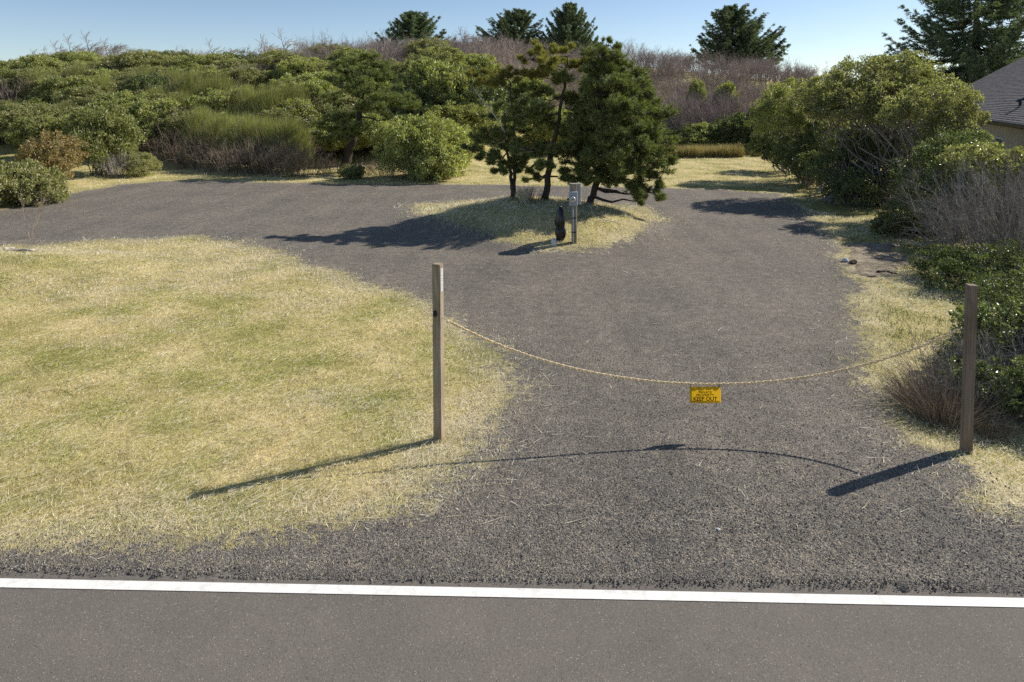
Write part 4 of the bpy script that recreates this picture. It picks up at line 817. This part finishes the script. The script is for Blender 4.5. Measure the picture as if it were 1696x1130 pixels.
gh = G(); lathe(gh, [(.028, 0), (.028, .006), (.018, .012), (.010, .03), (.012, .035)], 14)
me = gh.mesh('bolt_plate', M['black_metal'], True); hb = link('bolt_plate', me, pA); hb.location = (-.012, -.051, 1.47); hb.rotation_euler = (rad(90), 0, 0); hb.scale = (1, 1.35, 1)

PA = np.array(at(745, 533, ya - .02)); PB = np.array(at(1588, 546, yb + .04))
def chain_pt(u, sag=.67):
    p = PA * (1 - u) + PB * u; a = 1.15; c = (math.cosh(a * (2 * u - 1)) - math.cosh(a)) / (math.cosh(a) - 1); p = p.copy(); p[2] += sag * c; return p
us = np.linspace(0, 1, 2001); cp = np.array([chain_pt(u) for u in us]); dl = np.concatenate([[0], np.cumsum(np.linalg.norm(np.diff(cp, axis=0), axis=1))])
PITCH = .0395; nl = int(dl[-1] / PITCH)
def link_mesh():
    g = G(); p = []; hl, hw = .0165, .0095
    for k in range(16):
        a = 2 * math.pi * k / 16; p.append((math.cos(a) * hw + (hl if math.cos(a) > 0 else -hl), math.sin(a) * hw * 1.15, 0))
    p = np.array(p); V = []
    for k in range(16):
        t = nrm(p[(k + 1) % 16] - p[k - 1]); nn = np.array([t[1], -t[0], 0])
        for s in range(6):
            b_ = s * math.pi / 3; V.append(p[k] + (nn * math.cos(b_) + np.array([0, 0, 1]) * math.sin(b_)) * .0062)
    Q = [[k * 6 + s, k * 6 + (s + 1) % 6, ((k + 1) % 16) * 6 + (s + 1) % 6, ((k + 1) % 16) * 6 + s] for k in range(16) for s in range(6)]
    g.add(V, None, Q); return g.mesh('link', M['chain'], True)
LM = link_mesh(); ch = empty('gate_chain', PA); tag(ch, 'faded yellow plastic chain hanging between the two wooden posts', 'chain')
for k in range(nl + 1):
    s = min(k * PITCH, dl[-1]); u = np.interp(s, dl, us); p = chain_pt(u); q = chain_pt(min(u + .002, 1)) - chain_pt(max(u - .002, 0))
    o = link('link', LM, ch); d = Vector(q).normalized(); rot = d.to_track_quat('X', 'Z') @ Matrix.Rotation(rad(45 + 90 * (k % 2)) + R.randn() * .12, 3, 'X').to_quaternion()
    o.location = Vector(p - PA); o.rotation_mode = 'QUATERNION'; o.rotation_quaternion = rot
def wire(pts): g = G(); tube(g, np.array(pts) - PA, .003, 6); link('hook', g.mesh('hook', M['wire'], True), ch)
wire([(xa + .02, ya - .02, PA[2] + .05), (xa + .06, ya - .02, PA[2] + .035), PA - [.02, 0, -.012], PA])
wire([PB, PB + [.03, 0, .012], (xb - .02, yb, PB[2] + .03)])

us_ = np.argmin(np.abs(px_of(cp[:, 0], cp[:, 1]) - 1167)); sp_ = cp[us_]
SW, SH = .352, .178
sg = empty('warning_sign', sp_ + np.array([0, -.012, -.012])); tag(sg, 'yellow PRIVATE PROPERTY KEEP OUT sign hanging on the chain', 'sign'); sg.rotation_euler = (rad(-4), rad(-.5), rad(-1))
g = G(); nx, nz = 12, 6; V = []
for sy in (0, .003):
    for j in range(nz + 1):
        for i in range(nx + 1):
            u, v = i / nx - .5, j / nz; V.append((u * SW, sy + .012 * math.cos(u * 3) * (v) - .01, -.008 - v * SH - .010 * math.cos(u * 3.1) * (v > .95)))
w = nx + 1; q = [j * w + i for j in range(nz) for i in range(nx)]; o2 = (nz + 1) * w
Q = [[a, a + w, a + w + 1, a + 1] for a in q] + [[o2 + a, o2 + a + 1, o2 + a + w + 1, o2 + a + w] for a in q]
Q += [[i, i + 1, o2 + i + 1, o2 + i] for i in range(nx)] + [[nz * w + i, o2 + nz * w + i, o2 + nz * w + i + 1, nz * w + i + 1] for i in range(nx)]
Q += [[j * w, o2 + j * w, o2 + (j + 1) * w, (j + 1) * w] for j in range(nz)] + [[j * w + nx, (j + 1) * w + nx, o2 + (j + 1) * w + nx, o2 + j * w + nx] for j in range(nz)]
g.add(V, None, Q); link('plate', g.mesh('plate', M['yellow'], True), sg)
def yf(u, v): return .012 * math.cos(u * 3) * v - .0118
g = G()
def bar(u0, v0, u1, v1, t):
    a = np.array([u0 * SW, v0 * SH]); b_ = np.array([u1 * SW, v1 * SH]); d = nrm(b_ - a); nn = np.array([-d[1], d[0]]) * t; n = 8; V = []
    for i in range(n + 1):
        p = a + (b_ - a) * i / n
        for s in (-1, 1):
            q_ = p + nn * s; V.append((q_[0], yf(q_[0] / SW, q_[1] / SH), -.008 - q_[1]))
    g.add(V, None, [[2 * i, 2 * i + 1, 2 * i + 3, 2 * i + 2] for i in range(n)])
for a in ((-.45, .14, .45, .14), (-.45, .93, .45, .93), (-.45, .14, -.45, .93), (.45, .14, .45, .93)): bar(*a, .0016)
link('border', g.mesh('border', M['ink']), sg)
def text(s, v, h, width, bold):
    c = bpy.data.curves.new('lettering', 'FONT'); c.body = s; c.align_x = 'CENTER'; c.align_y = 'CENTER'; c.size = 1; c.offset = bold; c.fill_mode = 'FRONT' if False else c.fill_mode
    o = bpy.data.objects.new('lettering', c); COL.objects.link(o); dg = bpy.context.evaluated_depsgraph_get()
    me = bpy.data.meshes.new_from_object(o.evaluated_get(dg)); bpy.data.objects.remove(o); bpy.data.curves.remove(c)
    co = np.zeros(len(me.vertices) * 3); me.vertices.foreach_get('co', co); co = co.reshape(-1, 3); co[:, :2] -= (co[:, :2].max(0) + co[:, :2].min(0)) / 2; ex_ = co[:, :2].max(0) - co[:, :2].min(0)
    X = co[:, 0] / ex_[0] * width; Z = co[:, 1] / ex_[1] * h; vv = v - Z / SH
    co = np.column_stack([X, [yf(a / SW, b_) - .0025 for a, b_ in zip(X, vv)], -.008 - vv * SH]); me.vertices.foreach_set('co', co.ravel()); me.materials.clear(); me.materials.append(M['ink']); me.name = 'lettering'; link('lettering', me, sg)
text('PRIVATE', .35, .027, .150, .018); text('PROPERTY', .53, .028, .205, .018); text('KEEP OUT', .76, .046, .270, .026)
for u in (-.47, .47):
    gz = G(); tube(gz, [(u * SW, -.004, -.02), (u * SW, -.008, .0), (u * SW, .012, .022), (u * SW, .022, 0), (u * SW, .006, -.02)], .0028, 6); link('cable_tie', gz.mesh('cable_tie', M['black_metal']), sg)

# ------------------------------------------------------------------ utility post on the mound edge
xu, yu = gp(951, 408, .03); zu = H1(xu, yu); SX = yu / F_PX
up = empty('utility_post', (xu, yu, zu), rad(-8)); tag(up, 'wooden utility post with grey electric meter boxes below the pines', 'utility post')
hP = 98 * SX
link('shaft', box_mesh('shaft', -.07, .07, -.07, .07, -.2, hP, M['post'], .006), up)
mb = link('meter_box', box_mesh('meter_box', -.13, .095, -.20, -.072, hP - .56, hP - .20, M['grey_steel'], .014), up)
gd = G(); lathe(gd, [(.088, 0), (.088, .018), (.082, .022)], 24); rm = link('meter_ring', gd.mesh('meter_ring', M['conduit'], True), mb); rm.location = (-.03, -.20, hP - .385); rm.rotation_euler = (rad(90), 0, 0)
gd = G(); lathe(gd, [(.078, .018), (.078, .06), (.068, .082), (.03, .09)], 24); dm = link('meter_dial', gd.mesh('meter_dial', M['glass_dial'], True), mb); dm.location = (-.03, -.20, hP - .385); dm.rotation_euler = (rad(90), 0, 0)
link('meter_display', box_mesh('meter_display', -.062, .002, -.2925, -.2905, hP - .395, hP - .375, M['ink']), mb)
pb = link('panel_box', box_mesh('panel_box', -.13, .175, .072, .20, hP - .57, hP - .01, M['grey_steel'], .012), up)
link('cover', box_mesh('cover', -.12, .165, .201, .215, hP - .55, hP - .03, M['grey_steel'], .004), pb)
g = G(); tube(g, [(-.02, -.095, -.1), (-.02, -.095, hP - .562)], .021, 12); cd = link('conduit', g.mesh('conduit', M['conduit'], True), up)
for z in (.28, .66): link('strap', box_mesh('strap', -.072, .06, -.121, -.0705, z, z + .022, M['black_metal'], .003), cd)
link('hasp', box_mesh('hasp', -.175, -.131, -.16, -.12, hP - .42, hP - .37, M['black_metal'], .008), mb)

xk, yk = gp(928, 407, .02); kz = H1(xk, yk); rng = np.random.RandomState(5)
prof = [(.03, -.03), (.085, .0), (.115, .06), (.135, .16), (.14, .24), (.128, .31), (.105, .335), (.125, .37), (.137, .45), (.13, .54), (.115, .64), (.09, .74), (.062, .82), (.036, .88), (.012, .915)]
g = G(); ph = rng.rand(6) * 6.28
lathe(g, prof, 28, wob=lambda a, z: 1 + .10 * math.sin(3 * a + ph[0] + z * 7) + .07 * math.sin(7 * a + ph[1] - z * 12) + .04 * math.sin(12 * a + ph[2] + z * 25))
bg = empty('wrapped_standpipe', (xk, yk, kz)); tag(bg, 'standpipe wrapped in a black plastic bag beside the utility post', 'standpipe'); link('bag', g.mesh('bag', M['black_plastic'], True), bg)
g = G(); tube(g, [(.108 * math.cos(a), .108 * math.sin(a), .335 + .006 * math.sin(2 * a)) for a in np.linspace(0, 6.28, 25)], .008, 6); link('tie', g.mesh('tie', M['black_metal'], True), bg)
xj, yj = gp(917, 412, .02); jg = empty('plastic_jug', (xj, yj, H1(xj, yj))); tag(jg, 'small white plastic jug on the ground by the wrapped standpipe', 'jug')
g = G(); lathe(g, [(.055, 0), (.064, .012), (.064, .13), (.055, .16), (.03, .175), (.026, .185)], 20); link('body', g.mesh('body', M['white_plastic'], True), jg)
g = G(); lathe(g, [(.03, .185), (.03, .205), (.026, .208)], 16); link('cap', g.mesh('cap', M['white_plastic'], True), jg)

# ------------------------------------------------------------------ small things on the ground
def log(name, pts, r, mat, label, cat):
    g = G(); k = 9; t = np.linspace(0, 1, len(pts)); tt = np.linspace(0, 1, k); p = np.array(pts, float); q = np.column_stack([np.interp(tt, t, p[:, i]) for i in range(3)]); q += R.randn(k, 3) * r * .25
    tube(g, q, r * (.7 + .5 * R.rand(k)) * np.linspace(1, .55, k), 8, wob=.4); return tag(link(name, g.mesh(name, M[mat], True)), label, cat)
def on(px, py, dz=.03):
    x, y = gp(px, py, .15); return (x, y, H1(x, y) + dz)
log('driftwood', [on(5, 421, .05), on(28, 424, .05), on(56, 424, .04)], .045, 'driftwood', 'pale driftwood log lying on the lawn at the left edge', 'driftwood')
log('driftwood', [on(7, 425, .04), on(11, 421, .10), on(24, 419, .10)], .035, 'driftwood', 'short forked driftwood stub leaning on the pale log', 'driftwood')
log('stick', [on(1452, 442), on(1468, 440), on(1486, 446)], .03, 'bark', 'dark stick lying on the bare sandy patch', 'stick')
def rock(name, px, py, r, mat, label, cat, fl=.6):
    x, y = gp(px, py); bm = bmesh.new(); bmesh.ops.create_icosphere(bm, subdivisions=2, radius=r)
    for v in bm.verts: v.co *= .75 + .5 * R.rand(); v.co.z *= fl
    me = bpy.data.meshes.new(name); bm.to_mesh(me); bm.free(); me.materials.append(M[mat]); o = link(name, me); o.location = (x, y, H1(x, y) + r * fl * .6 + .01); o.rotation_euler = (0, 0, R.rand() * 6); return tag(o, label, cat)
rock('pebble', 1190, 893, .016, 'white_plastic', 'single white pebble on the gravel near the road', 'pebble')
rock('rock', 1413, 437, .09, 'bark', 'small dark rock at the edge of the sandy patch', 'rock')
rock('plastic_scrap', 1400, 434, .07, 'white_plastic', 'scrap of white plastic at the edge of the gravel', 'litter', .9)
log('fallen_branch', [(MOUND[0] + 1.9, 19.7, H1(MOUND[0] + 1.9, 19.7) + .03), (MOUND[0] + 2.2, 19.8, H1(MOUND[0] + 2.2, 19.8) + .04), (MOUND[0] + 2.6, 19.9, H1(MOUND[0] + 2.6, 19.9) + .03)], .015, 'driftwood', 'thin fallen branch on the mound right of the utility post', 'branch')


# ------------------------------------------------------------------ tell alike plants apart by their order in the row
NTH = 'first second third fourth fifth sixth seventh eighth ninth tenth eleventh twelfth thirteenth fourteenth fifteenth sixteenth seventeenth eighteenth nineteenth twentieth twenty-first twenty-second twenty-third twenty-fourth twenty-fifth twenty-sixth twenty-seventh twenty-eighth twenty-ninth thirtieth'.split()
same = {}
for o in COL.objects:
    if o.parent is None and 'label' in o and o.get('group'): same.setdefault(o['label'], []).append(o)
for lb, os_ in same.items():
    if 1 < len(os_) <= 30:
        for k, o in enumerate(sorted(os_, key=lambda o: o.location.x / o.location.y)): o['label'] = f'{lb}, {NTH[k]} from the left'
